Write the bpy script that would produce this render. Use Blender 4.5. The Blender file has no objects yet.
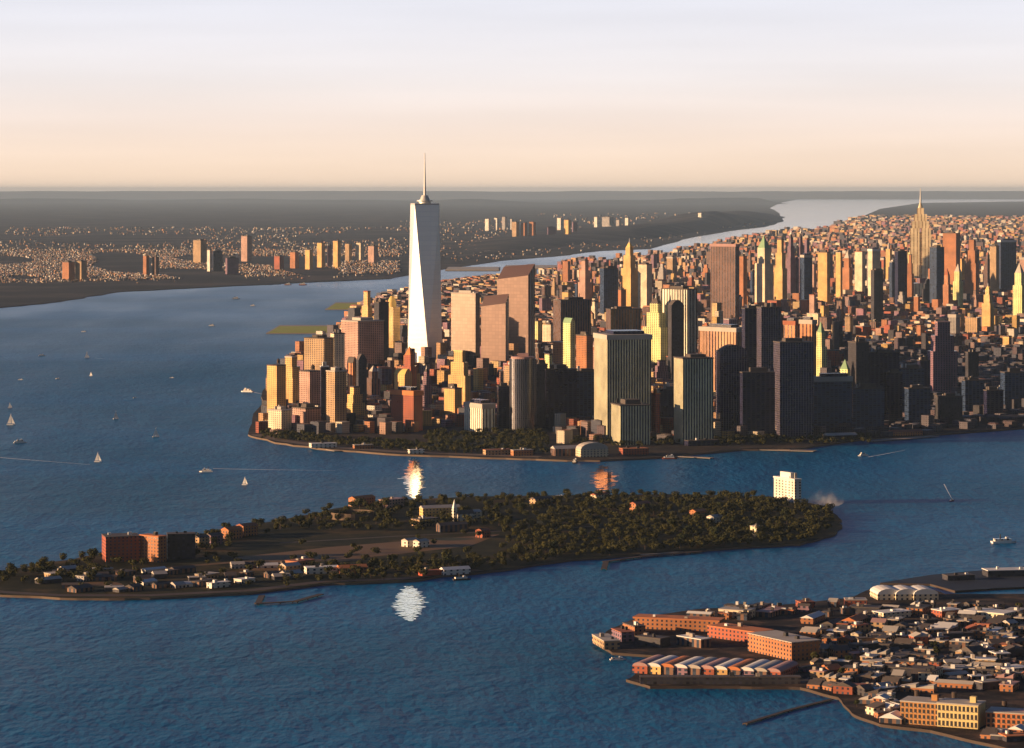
import bpy, math, random
from mathutils import Vector, noise
random.seed(7)
R = math.radians
# ------------------------------------------------------------------ camera, sky, sun, exposure
H = 454.0          # eye height in metres
F = 3000.0         # focal length in pixels
HY = 190.0         # horizon row of the photograph
sc = bpy.context.scene
C = sc.collection
cam = bpy.data.cameras.new('camera'); camo = bpy.data.objects.new('camera', cam); C.objects.link(camo)
camo.location = (0, 0, H); camo.rotation_euler = (R(90), 0, 0)
cam.sensor_width = 36; cam.lens = F/1024*36; cam.shift_y = -(374-HY)/1024
cam.clip_start = 5; cam.clip_end = 900000
sc.camera = camo
SUN_EL, SUN_PHI = 8.5, 9.0     # elevation; degrees behind the picture plane, from the left
w = bpy.data.worlds.new('World'); sc.world = w; w.use_nodes = True
nt = w.node_tree; nt.nodes.clear()
def N(nt, t, **kw):
    n = nt.nodes.new(t)
    for k, v in kw.items(): setattr(n, k, v)
    return n
sky = N(nt, 'ShaderNodeTexSky', sky_type='NISHITA', sun_disc=False)
sky.sun_elevation = R(SUN_EL); sky.sun_rotation = R(-90-SUN_PHI); sky.altitude = 400
sky.air_density = 1.2; sky.dust_density = 1.5; sky.ozone_density = 2.5
tc = N(nt, 'ShaderNodeTexCoord'); sep = N(nt, 'ShaderNodeSeparateXYZ'); nt.links.new(tc.outputs['Generated'], sep.inputs[0])
rmp = N(nt, 'ShaderNodeValToRGB'); nt.links.new(sep.outputs['Z'], rmp.inputs[0])
cr = rmp.color_ramp; cr.interpolation = 'B_SPLINE'
stops = [(0.0, (.98,.72,.53,1)), (.010, (.97,.76,.60,1)), (.022, (.94,.78,.70,1)), (.038, (.86,.81,.82,1)),
         (.062, (.77,.77,.87,1)), (.15, (.74,.76,.86,1)), (.19, (.20,.29,.50,1)), (.28, (.03,.085,.23,1)), (.6, (.008,.035,.13,1))]
cr.elements[0].position, cr.elements[0].color = stops[0]
cr.elements[1].position, cr.elements[1].color = stops[-1]
for p, c in stops[1:-1]:
    e = cr.elements.new(p); e.color = c
# faint cloud streaks low in the sky
mp = N(nt, 'ShaderNodeMapping'); mp.inputs['Scale'].default_value = (5, 5, 70)
nt.links.new(tc.outputs['Generated'], mp.inputs[0])
nz = N(nt, 'ShaderNodeTexNoise'); nz.inputs['Scale'].default_value = 1.3; nz.inputs['Detail'].default_value = 3
nt.links.new(mp.outputs[0], nz.inputs['Vector'])
mr = N(nt, 'ShaderNodeMapRange'); mr.inputs[1].default_value = .35; mr.inputs[2].default_value = .7; mr.inputs[3].default_value = .965; mr.inputs[4].default_value = 1.03
nt.links.new(nz.outputs['Fac'], mr.inputs[0])
ml = N(nt, 'ShaderNodeVectorMath', operation='SCALE'); nt.links.new(rmp.outputs[0], ml.inputs[0]); nt.links.new(mr.outputs[0], ml.inputs['Scale'])
bg1 = N(nt, 'ShaderNodeBackground'); bg1.inputs[1].default_value = .05; nt.links.new(sky.outputs[0], bg1.inputs[0])
skyk = bg1
bg2 = N(nt, 'ShaderNodeBackground'); nt.links.new(ml.outputs[0], bg2.inputs[0])
az = N(nt, 'ShaderNodeMapRange'); az.inputs[1].default_value = -.25; az.inputs[2].default_value = .15; az.inputs[3].default_value = .11; az.inputs[4].default_value = .565   # unseen sky dimmed southward to cut fill, bright westward for the glass tower
dd = N(nt, 'ShaderNodeVectorMath', operation='DOT_PRODUCT'); dd.inputs[1].default_value = (-.85, .53, 0); nt.links.new(tc.outputs['Generated'], dd.inputs[0]); nt.links.new(dd.outputs['Value'], az.inputs[0]); nt.links.new(az.outputs[0], bg2.inputs[1])
ad = N(nt, 'ShaderNodeAddShader'); nt.links.new(bg1.outputs[0], ad.inputs[0]); nt.links.new(bg2.outputs[0], ad.inputs[1])
bg1.inputs[1].default_value = .012
wo = N(nt, 'ShaderNodeOutputWorld'); nt.links.new(ad.outputs[0], wo.inputs[0])
sl = bpy.data.lights.new('sun', 'SUN'); sl.energy = 5.0; sl.angle = R(.5); sl.color = (1, .61, .31)
so = bpy.data.objects.new('sun', sl); C.objects.link(so)
to_sun = Vector((-math.cos(R(SUN_PHI))*math.cos(R(SUN_EL)), -math.sin(R(SUN_PHI))*math.cos(R(SUN_EL)), math.sin(R(SUN_EL))))
so.rotation_euler = to_sun.to_track_quat('Z', 'Y').to_euler(); so.location = (-3000, 0, 2000)
sc.view_settings.view_transform = 'Standard'; sc.view_settings.look = 'None'; sc.view_settings.gamma = 1
sc.view_settings.exposure = 0.85
sc.render.resolution_x = 1024; sc.render.resolution_y = 748
try:
    sc.cycles.volume_bounces = 0; sc.cycles.max_bounces = 5; sc.cycles.sample_clamp_indirect = 4
except Exception: pass

# ------------------------------------------------------------------ helpers
def G(px, py, z=0.0):                     # ground point seen at picture place px, py
    D = F*(H-z)/(py-HY); return (px-512)*D/F, D
def pip(x, y, P):
    ins = False; j = len(P)-1
    for i in range(len(P)):
        xi, yi = P[i]; xj, yj = P[j]
        if (yi > y) != (yj > y) and x < (xj-xi)*(y-yi)/(yj-yi)+xi: ins = not ins
        j = i
    return ins
def tag(o, label=None, cat=None, group=None, kind=None):
    if label: o['label'] = label
    if cat: o['category'] = cat
    if group: o['group'] = group
    if kind: o['kind'] = kind
    return o
def empty(name, loc, rz=0):
    o = bpy.data.objects.new(name, None); C.objects.link(o); o.location = loc; o.rotation_euler = (0, 0, rz)
    o.empty_display_size = 5
    return o
class MB:
    def __init__(s): s.v = []; s.f = []; s.uv = []; s.m = []; s.col = []; s.c = None; s.mi = 0
    def quad(s, pts, uvs=None):
        b = len(s.v); s.v += [tuple(p) for p in pts]; s.f.append(tuple(range(b, b+len(pts))))
        s.uv += (uvs or [(0, 0)]*len(pts)); s.m.append(s.mi); s.col.append(s.c)
        return s
    def prism(s, P, z0, z1, P2=None, top=True, bottom=False, topmi=None):   # P ccw outline; P2 outline at the top
        P2 = P2 or P; n = len(P); u = 0
        za = z1 if isinstance(z1, (list, tuple)) else [z1]*n
        for i in range(n):
            j = (i+1) % n; L = math.hypot(P[j][0]-P[i][0], P[j][1]-P[i][1])
            s.quad([(*P[i], z0), (*P[j], z0), (*P2[j], za[j]), (*P2[i], za[i])], [(u, z0), (u+L, z0), (u+L, za[j]), (u, za[i])])
            u += L
        if top:
            mi = s.mi
            if topmi is not None: s.mi = topmi
            s.quad([(*P2[i], za[i]) for i in range(n)])
            s.mi = mi
        if bottom: s.quad([(*P[i], z0) for i in reversed(range(n))])
        return s
    def box(s, cx, cy, a, b, z0, z1, rz=0, top=True, topmi=None, taper=1.0):
        ca, sa = math.cos(rz), math.sin(rz)
        def pp(k): return [(cx+(x*ca-y*sa)*k, cy+(x*sa+y*ca)*k) for x, y in ((-a/2, -b/2), (a/2, -b/2), (a/2, b/2), (-a/2, b/2))]
        if taper == 1.0: return s.prism(pp(1), z0, z1, top=top, topmi=topmi)
        q = [(cx+(x-cx)*taper, cy+(y-cy)*taper) for x, y in pp(1)]
        return s.prism(pp(1), z0, z1, q, top=top, topmi=topmi)
    def cyl(s, cx, cy, r, z0, z1, n=24, r2=None, top=True, e=1.0):
        r2 = r if r2 is None else r2
        A = [(cx+r*math.cos(2*math.pi*i/n), cy+e*r*math.sin(2*math.pi*i/n)) for i in range(n)]
        B = [(cx+r2*math.cos(2*math.pi*i/n), cy+e*r2*math.sin(2*math.pi*i/n)) for i in range(n)]
        return s.prism(A, z0, z1, B, top=top)
    def gable(s, cx, cy, a, b, z0, z1, ov=0, rz=0):          # ridge along x
        ca, sa = math.cos(rz), math.sin(rz)
        T = lambda x, y, z: (cx+x*ca-y*sa, cy+x*sa+y*ca, z)
        x, y = a/2+ov, b/2+ov
        s.quad([T(-x, -y, z0), T(x, -y, z0), T(x, 0, z1), T(-x, 0, z1)]); s.quad([T(x, y, z0), T(-x, y, z0), T(-x, 0, z1), T(x, 0, z1)])
        s.quad([T(x, -y, z0), T(x, y, z0), T(x, 0, z1)]); s.quad([T(-x, y, z0), T(-x, -y, z0), T(-x, 0, z1)])
        return s
    def tri(s, a, b, c): return s.quad([a, b, c])
    def data(s, name, mats, smooth=False):
        me = bpy.data.meshes.new(name); me.from_pydata(s.v, [], s.f)
        ul = me.uv_layers.new(name='UVMap'); flat = [c for uv in s.uv for c in uv]; ul.data.foreach_set('uv', flat)
        if any(c is not None for c in s.col):
            at = me.attributes.new('tint', 'FLOAT_COLOR', 'FACE')
            fl = []
            for c in s.col: fl += [*(c or (.3, .3, .3)), 1]
            at.data.foreach_set('color', fl)
        for m in (mats if isinstance(mats, (list, tuple)) else [mats]): me.materials.append(m)
        me.polygons.foreach_set('material_index', s.m)
        if smooth: me.polygons.foreach_set('use_smooth', [True]*len(s.f))
        me.update(); return me
    def build(s, name, mats, parent=None, smooth=False, loc=(0, 0, 0), rz=0):
        o = bpy.data.objects.new(name, s.data(name, mats, smooth)); C.objects.link(o)
        if parent: o.parent = parent
        o.location = loc; o.rotation_euler = (0, 0, rz)
        return o

# ------------------------------------------------------------------ materials
def newmat(name):
    m = bpy.data.materials.new(name); m.use_nodes = True
    return m, m.node_tree, m.node_tree.nodes['Principled BSDF']
def plain(name, col, rough=.8, metal=0, spec=.3, vary=.25, scale=.05):
    m, t, p = newmat(name)
    p.inputs['Roughness'].default_value = rough; p.inputs['Metallic'].default_value = metal; p.inputs['Specular IOR Level'].default_value = spec
    n = N(t, 'ShaderNodeTexNoise'); n.inputs['Scale'].default_value = scale; n.inputs['Detail'].default_value = 5
    g = N(t, 'ShaderNodeNewGeometry'); t.links.new(g.outputs['Position'], n.inputs['Vector'])
    mx = N(t, 'ShaderNodeMix', data_type='RGBA'); mx.inputs['A'].default_value = (*[c*(1-vary) for c in col], 1); mx.inputs['B'].default_value = (*[min(1, c*(1+vary)) for c in col], 1)
    t.links.new(n.outputs['Fac'], mx.inputs['Factor']); t.links.new(mx.outputs['Result'], p.inputs['Base Color'])
    return m
def facade(name, wall, glass=(.03, .04, .06), bay=6, floor=4, wf=.5, hf=.55, grough=.15, wrough=.75, metal=0, tint=False, gspec=.5, gv=(.4, 2.2), wv=(.72, 1.22)):
    m, t, p = newmat(name); L = t.links
    uv = N(t, 'ShaderNodeUVMap'); sp = N(t, 'ShaderNodeSeparateXYZ'); L.new(uv.outputs[0], sp.inputs[0])
    def mask(o, period, frac):
        d = N(t, 'ShaderNodeMath', operation='DIVIDE'); d.inputs[1].default_value = period; L.new(o, d.inputs[0])
        f = N(t, 'ShaderNodeMath', operation='FRACT'); L.new(d.outputs[0], f.inputs[0])
        c = N(t, 'ShaderNodeMath', operation='LESS_THAN'); c.inputs[1].default_value = frac; L.new(f.outputs[0], c.inputs[0]); return c.outputs[0]
    a = mask(sp.outputs['X'], bay, wf); b = mask(sp.outputs['Y'], floor, hf)
    mu = N(t, 'ShaderNodeMath', operation='MULTIPLY'); L.new(a, mu.inputs[0]); L.new(b, mu.inputs[1])
    # weathering and pane-to-pane differences
    g = N(t, 'ShaderNodeNewGeometry'); n = N(t, 'ShaderNodeTexNoise'); n.inputs['Scale'].default_value = .03; n.inputs['Detail'].default_value = 4; L.new(g.outputs['Position'], n.inputs['Vector'])
    w1 = N(t, 'ShaderNodeMapRange'); w1.inputs[3].default_value = wv[0]; w1.inputs[4].default_value = wv[1]; w1.inputs[1].default_value = .3; w1.inputs[2].default_value = .7; L.new(n.outputs['Fac'], w1.inputs[0])
    sc_ = N(t, 'ShaderNodeVectorMath', operation='SCALE'); L.new(w1.outputs[0], sc_.inputs['Scale'])
    if tint:
        at = N(t, 'ShaderNodeAttribute', attribute_name='tint'); L.new(at.outputs['Color'], sc_.inputs[0])
    else: sc_.inputs[0].default_value = wall
    cmb = N(t, 'ShaderNodeCombineXYZ')
    for k, per in ((0, bay), (1, floor)):
        d = N(t, 'ShaderNodeMath', operation='DIVIDE'); d.inputs[1].default_value = per; L.new(sp.outputs[k], d.inputs[0])
        f = N(t, 'ShaderNodeMath', operation='FLOOR'); L.new(d.outputs[0], f.inputs[0]); L.new(f.outputs[0], cmb.inputs[k])
    wn = N(t, 'ShaderNodeTexWhiteNoise', noise_dimensions='2D'); L.new(cmb.outputs[0], wn.inputs['Vector'])
    gm = N(t, 'ShaderNodeMapRange'); gm.inputs[3].default_value = gv[0]; gm.inputs[4].default_value = gv[1]; L.new(wn.outputs['Value'], gm.inputs[0])
    gs = N(t, 'ShaderNodeVectorMath', operation='SCALE'); gs.inputs[0].default_value = glass; L.new(gm.outputs[0], gs.inputs['Scale'])
    mx = N(t, 'ShaderNodeMix', data_type='RGBA'); L.new(mu.outputs[0], mx.inputs['Factor']); L.new(sc_.outputs[0], mx.inputs['A']); L.new(gs.outputs[0], mx.inputs['B'])
    L.new(mx.outputs['Result'], p.inputs['Base Color'])
    rr = N(t, 'ShaderNodeMapRange'); rr.inputs[3].default_value = wrough; rr.inputs[4].default_value = grough; L.new(mu.outputs[0], rr.inputs[0]); L.new(rr.outputs[0], p.inputs['Roughness'])
    p.inputs['Specular IOR Level'].default_value = gspec; p.inputs['Metallic'].default_value = metal
    return m
FAC = {
 'orange brick': facade('orange_brick', (.42, .17, .07), bay=5, wf=.4, hf=.5),
 'red brick': facade('red_brick', (.36, .09, .045), bay=5, wf=.4, hf=.5),
 'tan stone': facade('tan_stone', (.46, .31, .17), bay=6, wf=.45, hf=.55),
 'gold stone': facade('gold_stone', (.72, .46, .17), bay=5, wf=.35, hf=.5),
 'cream stone': facade('cream_stone', (.74, .64, .46), bay=6, wf=.4, hf=.5),
 'yellowish stone': facade('yellowish_stone', (.74, .74, .34), bay=7, wf=.4, hf=.6),
 'pink granite': facade('pink_granite', (.50, .31, .25), bay=6, wf=.45, hf=.5),
 'pale grey': facade('pale_grey', (.40, .38, .37), bay=5, wf=.5, hf=.6),
 'brown': facade('brown_stone', (.20, .11, .075), bay=7, wf=.5, hf=1.0),
 'umber': facade('umber_stone', (.27, .15, .11), bay=6, wf=.5, hf=1.0),
 'mauve': facade('mauve_stone', (.24, .14, .19), bay=6, wf=.5, hf=.6),
 'dark glass': facade('dark_shaded_glass', (.016, .017, .050), (.009, .010, .034), bay=9, wf=.6, hf=.7, grough=.25, wrough=.5, gspec=.35),  # near-black navy also carries the shade on the waterfront tower fronts
 'charcoal': facade('charcoal_stone', (.055, .055, .065), (.03, .03, .045), bay=6, wf=.5, hf=.6, grough=.3, wrough=.7, gspec=.3),
 'blue glass': facade('blue_glass', (.03, .055, .11), (.02, .035, .08), bay=8, wf=.7, hf=.7, grough=.15, wrough=.4),
 'white': facade('white_stone', (.78, .74, .66), bay=8, wf=.35, hf=.5),
}
STR = {
 'cream stripes': facade('cream_stripe', (.85, .85, .70), (.035, .03, .035), bay=7.5, wf=.38, hf=1, floor=4),
 'tan stripes': facade('tan_stripe', (.62, .36, .21), (.07, .03, .03), bay=8, wf=.42, hf=1, floor=4),
 'orange stripes': facade('orange_stripe', (.60, .27, .12), (.07, .03, .03), bay=10, wf=.4, hf=1),
 'wtc': facade('mirror_glass', (.86, .92, .96), (.92, .97, 1.0), bay=40, wf=.97, hf=.85, floor=12, grough=.3, wrough=.34, metal=.5, gv=(.97, 1.02), wv=(1, 1)),
 'bronze glass': facade('bronze_glass', (.13, .085, .07), (.17, .11, .095), bay=9, wf=.9, hf=.85, floor=8, grough=.3, wrough=.5, metal=.35, gv=(.85, 1.1), wv=(.95, 1.05)),
 'beige glass': facade('beige_glass', (.14, .11, .095), (.18, .14, .12), bay=7, wf=.9, hf=.85, floor=8, grough=.3, wrough=.5, metal=.35, gv=(.85, 1.1), wv=(.95, 1.05)),
 'navy edge': facade('navy_stone', (.17, .15, .18), (.014, .014, .04), bay=5, wf=.78, hf=.9),
 'drum': facade('drum_glass', (.13, .13, .15), (.05, .055, .075), bay=4, wf=.5, hf=.9, grough=.25, wrough=.3, metal=.75),
 'plaza': facade('plaza_grid', (.74, .72, .48), (.035, .035, .05), bay=5, wf=.55, hf=1.0, grough=.35, gspec=.3),
 'esb': facade('limestone_stripe', (.86, .74, .50), (.28, .18, .10), bay=14, wf=.22, hf=1),
 'carpet': facade('city_facade', (.3, .3, .3), (.035, .035, .045), bay=5, wf=.42, hf=.5, tint=True),
}
FAC.update(STR)
M = {
 'roof': plain('tar_roof', (.10, .085, .08)), 'roof_pale': plain('pale_roof', (.45, .42, .38)), 'roof_white': plain('white_roof', (.72, .72, .70), vary=.12),
 'roof_red': plain('red_roof', (.34, .12, .07)), 'copper': plain('green_copper', (.22, .36, .22)), 'gold': plain('gilded_roof', (.70, .50, .16), rough=.45),
 'steel': plain('pale_steel', (.62, .62, .60), rough=.4, metal=.3), 'white': plain('white_paint', (.82, .82, .80), vary=.08), 'dark': plain('dark_metal', (.04, .04, .045)),
 'trunk': plain('bark', (.07, .045, .03)), 'stone': plain('stone_wall', (.15, .11, .08)), 'concrete': plain('concrete', (.33, .29, .25)),
 'wood': plain('weathered_wood', (.07, .05, .04)), 'asphalt': plain('asphalt', (.05, .045, .045)), 'sail': plain('sailcloth', (.85, .85, .82), vary=.05), 'rust': plain('rust_red_paint', (.42, .09, .05)),
 'grass': plain('lawn', (.34, .38, .05), scale=.02), 'dry': plain('dry_grass', (.15, .085, .035), scale=.015), 'blue': plain('blue_paint', (.04, .10, .25)), 'foam': plain('sea_foam', (.75, .80, .84), rough=.9),
 'orange': plain('orange_render', (.55, .20, .08)), 'pinkroof': plain('pink_roof', (.42, .26, .25)),
}
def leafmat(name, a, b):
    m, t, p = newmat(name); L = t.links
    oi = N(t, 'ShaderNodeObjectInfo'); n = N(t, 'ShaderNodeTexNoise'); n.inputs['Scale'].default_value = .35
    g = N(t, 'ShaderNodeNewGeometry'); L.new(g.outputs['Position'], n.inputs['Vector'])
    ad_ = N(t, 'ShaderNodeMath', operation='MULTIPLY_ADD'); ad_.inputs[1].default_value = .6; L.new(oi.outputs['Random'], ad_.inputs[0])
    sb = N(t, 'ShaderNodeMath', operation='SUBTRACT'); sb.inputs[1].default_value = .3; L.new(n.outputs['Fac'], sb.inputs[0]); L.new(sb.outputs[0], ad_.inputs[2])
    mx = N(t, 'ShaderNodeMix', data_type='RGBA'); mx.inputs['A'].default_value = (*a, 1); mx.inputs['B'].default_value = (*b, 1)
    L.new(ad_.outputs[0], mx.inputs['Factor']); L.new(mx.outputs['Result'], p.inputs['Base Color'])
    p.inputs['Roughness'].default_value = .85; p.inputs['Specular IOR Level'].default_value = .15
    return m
M['park'] = plain('dark_park_lawn', (.035, .042, .014), scale=.03)  # much darker green than the pier lawn
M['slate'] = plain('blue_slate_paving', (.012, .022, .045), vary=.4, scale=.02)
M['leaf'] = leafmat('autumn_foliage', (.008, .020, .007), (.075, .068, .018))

def landmat(name, cols, scale):
    m, t, p = newmat(name); L = t.links
    g = N(t, 'ShaderNodeNewGeometry'); n = N(t, 'ShaderNodeTexNoise'); n.inputs['Scale'].default_value = scale; n.inputs['Detail'].default_value = 8; n.inputs['Roughness'].default_value = .65
    L.new(g.outputs['Position'], n.inputs['Vector'])
    r = N(t, 'ShaderNodeValToRGB'); L.new(n.outputs['Fac'], r.inputs[0])
    r.color_ramp.elements[0].position = .32; r.color_ramp.elements[0].color = (*cols[0], 1)
    r.color_ramp.elements[1].position = .7; r.color_ramp.elements[1].color = (*cols[-1], 1)
    for i, c in enumerate(cols[1:-1]):
        e = r.color_ramp.elements.new(.32+.38*(i+1)/(len(cols)-1)); e.color = (*c, 1)
    L.new(r.outputs[0], p.inputs['Base Color']); p.inputs['Roughness'].default_value = .95; p.inputs['Specular IOR Level'].default_value = .1
    return m
M['far'] = landmat('far_land', [(.010, .015, .022), (.035, .038, .045), (.10, .085, .08)], .0012)  # lighter patches put mist over the far land into its colour
M['farhill'] = landmat('hazed_hills', [(.06, .05, .045), (.11, .085, .07), (.16, .12, .09)], .0006)  # lighter brown stands in for haze on the horizon hills
M['city'] = landmat('city_ground', [(.02, .02, .025), (.04, .035, .035), (.10, .07, .05)], .02)
M['isle'] = landmat('island_ground', [(.010, .014, .008), (.030, .030, .014), (.12, .075, .035)], .012)
M['dock'] = landmat('dockland_ground', [(.012, .012, .015), (.035, .03, .03), (.16, .10, .07)], .03)

def watermat(name, glint=False, tint=(1, 1, 1)):
    m, t, p = newmat(name); L = t.links
    g = N(t, 'ShaderNodeNewGeometry')
    def nz(sx, sy, s, det=4):
        q = N(t, 'ShaderNodeMapping'); q.inputs['Scale'].default_value = (sx, sy, 1); L.new(g.outputs['Position'], q.inputs[0])
        n = N(t, 'ShaderNodeTexNoise'); n.inputs['Scale'].default_value = s; n.inputs['Detail'].default_value = det; L.new(q.outputs[0], n.inputs['Vector']); return n.outputs['Fac']
    big = nz(1, .35, .0035, 5)
    mx = N(t, 'ShaderNodeMix', data_type='RGBA'); mx.inputs['A'].default_value = (.0002, .088, .190, 1); mx.inputs['B'].default_value = (.002, .135, .340, 1)
    lane = nz(.25, 1.6, .0012, 7); lm_ = N(t, 'ShaderNodeMapRange'); lm_.inputs[1].default_value = .36; lm_.inputs[2].default_value = .64; L.new(lane, lm_.inputs[0])
    av = N(t, 'ShaderNodeMath', operation='MULTIPLY_ADD'); av.inputs[1].default_value = .55; L.new(lm_.outputs[0], av.inputs[0]); bq = N(t, 'ShaderNodeMath', operation='MULTIPLY'); bq.inputs[1].default_value = .45; L.new(big, bq.inputs[0]); L.new(bq.outputs[0], av.inputs[2]); L.new(av.outputs[0], mx.inputs['Factor']); L.new(mx.outputs['Result'], p.inputs['Base Color'])
    if glint:
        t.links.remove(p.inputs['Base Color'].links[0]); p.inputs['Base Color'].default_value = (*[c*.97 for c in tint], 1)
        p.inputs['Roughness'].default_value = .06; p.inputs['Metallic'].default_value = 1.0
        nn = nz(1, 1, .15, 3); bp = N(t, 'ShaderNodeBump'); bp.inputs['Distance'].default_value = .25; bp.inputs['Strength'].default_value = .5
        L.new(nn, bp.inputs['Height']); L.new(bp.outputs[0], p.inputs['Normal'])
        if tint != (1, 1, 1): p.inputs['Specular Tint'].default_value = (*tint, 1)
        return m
    rg = N(t, 'ShaderNodeMapRange'); rg.inputs[1].default_value = .3; rg.inputs[2].default_value = .7; rg.inputs[3].default_value = .33; rg.inputs[4].default_value = .47
    L.new(nz(1, .25, .002, 6), rg.inputs[0]); 
    sy = N(t, 'ShaderNodeSeparateXYZ'); L.new(g.outputs['Position'], sy.inputs[0])
    riv = N(t, 'ShaderNodeMapRange'); riv.inputs[1].default_value = 7500; riv.inputs[2].default_value = 26000; riv.inputs[3].default_value = 1; riv.inputs[4].default_value = .22; L.new(sy.outputs['Y'], riv.inputs[0])   # the river is more sheltered than the bay
    rm_ = N(t, 'ShaderNodeMath', operation='MULTIPLY'); L.new(rg.outputs[0], rm_.inputs[0]); L.new(riv.outputs[0], rm_.inputs[1]); L.new(rm_.outputs[0], p.inputs['Roughness'])
    sr = N(t, 'ShaderNodeMapRange'); sr.inputs[1].default_value = 1; sr.inputs[2].default_value = .22; sr.inputs[3].default_value = .045; sr.inputs[4].default_value = .5; L.new(riv.outputs[0], sr.inputs[0]); L.new(sr.outputs[0], p.inputs['Specular IOR Level'])
    p.inputs['Specular IOR Level'].default_value = .24; p.inputs['IOR'].default_value = 1.33
    h1, h2 = nz(1, .6, .02, 4), nz(1, .5, .11, 3)
    b1 = N(t, 'ShaderNodeBump'); b1.inputs['Distance'].default_value = 5.0; b1.inputs['Strength'].default_value = .6; L.new(h1, b1.inputs['Height'])
    bs = N(t, 'ShaderNodeMath', operation='MULTIPLY'); bs.inputs[1].default_value = .8; L.new(riv.outputs[0], bs.inputs[0])
    b2 = N(t, 'ShaderNodeBump'); b2.inputs['Distance'].default_value = 2.2; b2.inputs['Strength'].default_value = .8; L.new(h2, b2.inputs['Height']); L.new(b1.outputs[0], b2.inputs['Normal']); L.new(bs.outputs[0], b2.inputs['Strength']); L.new(bs.outputs[0], b1.inputs['Strength'])
    L.new(b2.outputs[0], p.inputs['Normal'])
    return m
M['water'] = watermat('harbour_water'); M['glint'] = watermat('water_glint', True, (1, .97, .86)); M['warmglint'] = watermat('warm_water_glint', True, (1, .55, .40))  # pale and warm mirror tints paint the reflection glints

# ------------------------------------------------------------------ haze
hz = bpy.data.materials.new('haze_air'); hz.use_nodes = True; t = hz.node_tree; t.nodes.clear()
pv = N(t, 'ShaderNodeVolumePrincipled'); pv.inputs['Density'].default_value = 8.2e-6; pv.inputs['Color'].default_value = (.48, .70, 1.0, 1); pv.inputs['Anisotropy'].default_value = 0.0
ou = N(t, 'ShaderNodeOutputMaterial'); t.links.new(pv.outputs[0], ou.inputs['Volume'])
hb = MB(); hb.prism([(-90000, -3000), (90000, -3000), (90000, 190000), (-90000, 190000)], -12, 590, bottom=True)
tag(hb.build('haze', hz), kind='stuff')

# ------------------------------------------------------------------ sea and land
def sheet(name, P, z, mat, skirt=0, wall=None, label=None, kind='structure'):
    mb = MB(); n = len(P)
    A = sum(P[i][0]*P[(i+1) % n][1]-P[(i+1) % n][0]*P[i][1] for i in range(n))
    if A < 0: P = P[::-1]
    if skirt:
        mb.mi = 1
        for i in range(n):
            j = (i+1) % n; mb.quad([(*P[i], z-skirt), (*P[j], z-skirt), (*P[j], z), (*P[i], z)])
        mb.mi = 0
    mb.quad([(x, y, z) for x, y in P])
    return tag(mb.build(name, [mat, wall or M['stone']]), label, kind=kind)
sheet('sea_water', [(-85000, -2900), (85000, -2900), (85000, 186000), (-85000, 186000)], 0, M['water'])
def wob(P, k=8, amp=4.0, closed=True, seed=0):            # subdivide an outline and roughen it, in metres
    out = []; n = len(P)
    for i in range(n if closed else n-1):
        a, b = P[i], P[(i+1) % n]
        for j in range(k):
            t = j/k; x = a[0]+(b[0]-a[0])*t; y = a[1]+(b[1]-a[1])*t
            if j: x += amp*(noise.noise(Vector((x*.02, y*.02, seed))))*2; y += amp*(noise.noise(Vector((x*.02, y*.02, seed+9))))*2
            out.append((x, y))
    return out
NJ = [G(*p) for p in [(-420, 345), (-200, 326), (-60, 314), (0, 308), (60, 302), (120, 292), (200, 288), (300, 283), (390, 279), (440, 270), (500, 261), (560, 256), (600, 251), (650, 249), (690, 238), (730, 231), (765, 227), (784, 221), (780, 214), (770, 208), (780, 203), (800, 199)]]
NJ += [(18000, 180000), (-84000, 180000), (-84000, 11000)]
sheet('mainland_ground', wob(NJ, 6, 25), 3, M['far'], 3.5)
MANp = [(248, 436), (275, 444), (330, 451), (400, 456), (480, 459), (545, 461), (600, 462), (655, 459), (740, 451), (790, 451), (860, 441), (960, 434), (1040, 428), (1250, 410),
        (1300, 260), (1200, 215), (1050, 201), (920, 203), (880, 209), (850, 222), (812, 236), (790, 232), (770, 238), (730, 245), (700, 252), (660, 260), (610, 267), (560, 272), (480, 281), (430, 288), (392, 296), (362, 306), (345, 318), (335, 334), (312, 352), (284, 366), (266, 382), (258, 410)]
MAN = [G(*p) for p in MANp]
sheet('city_ground', wob(MAN, 5, 6), 3, M['city'], 3.5, M['stone'])
GIp = [(-60, 588), (0, 597), (60, 600), (150, 600), (250, 595), (320, 586), (400, 583), (490, 573), (560, 563), (640, 556), (740, 549), (800, 546), (835, 536), (842, 522), (826, 508), (780, 499), (700, 496), (600, 496), (480, 498), (390, 502), (330, 511), (250, 528), (180, 540), (100, 556), (40, 566), (0, 574), (-50, 580)]
GI = [G(*p) for p in GIp]
sheet('island_ground', wob(GI, 6, 5, seed=3), 2.5, M['isle'], 3, M['stone'])
RHp = [(597, 645), (606, 634), (636, 620), (700, 611), (780, 607), (850, 600), (872, 590), (925, 588), (945, 596), (1030, 596), (1200, 590), (1250, 790), (1010, 752), (930, 733), (880, 727), (852, 716), (838, 700), (800, 690), (740, 689), (650, 689), (626, 682), (640, 674), (690, 668), (700, 662), (612, 655)]
RH = [G(*p) for p in RHp]
sheet('dockland_ground', wob(RH, 5, 2, seed=5), 2.5, M['dock'], 3, M['wood'])
# dark container pier, upper right of the docks
sheet('pier_ground', [G(*p) for p in [(880, 585), (930, 577), (1030, 568), (1200, 560), (1200, 583), (1000, 590), (955, 593), (930, 586)]], 2.5, M['slate'], 3, M['wood'])

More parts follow.
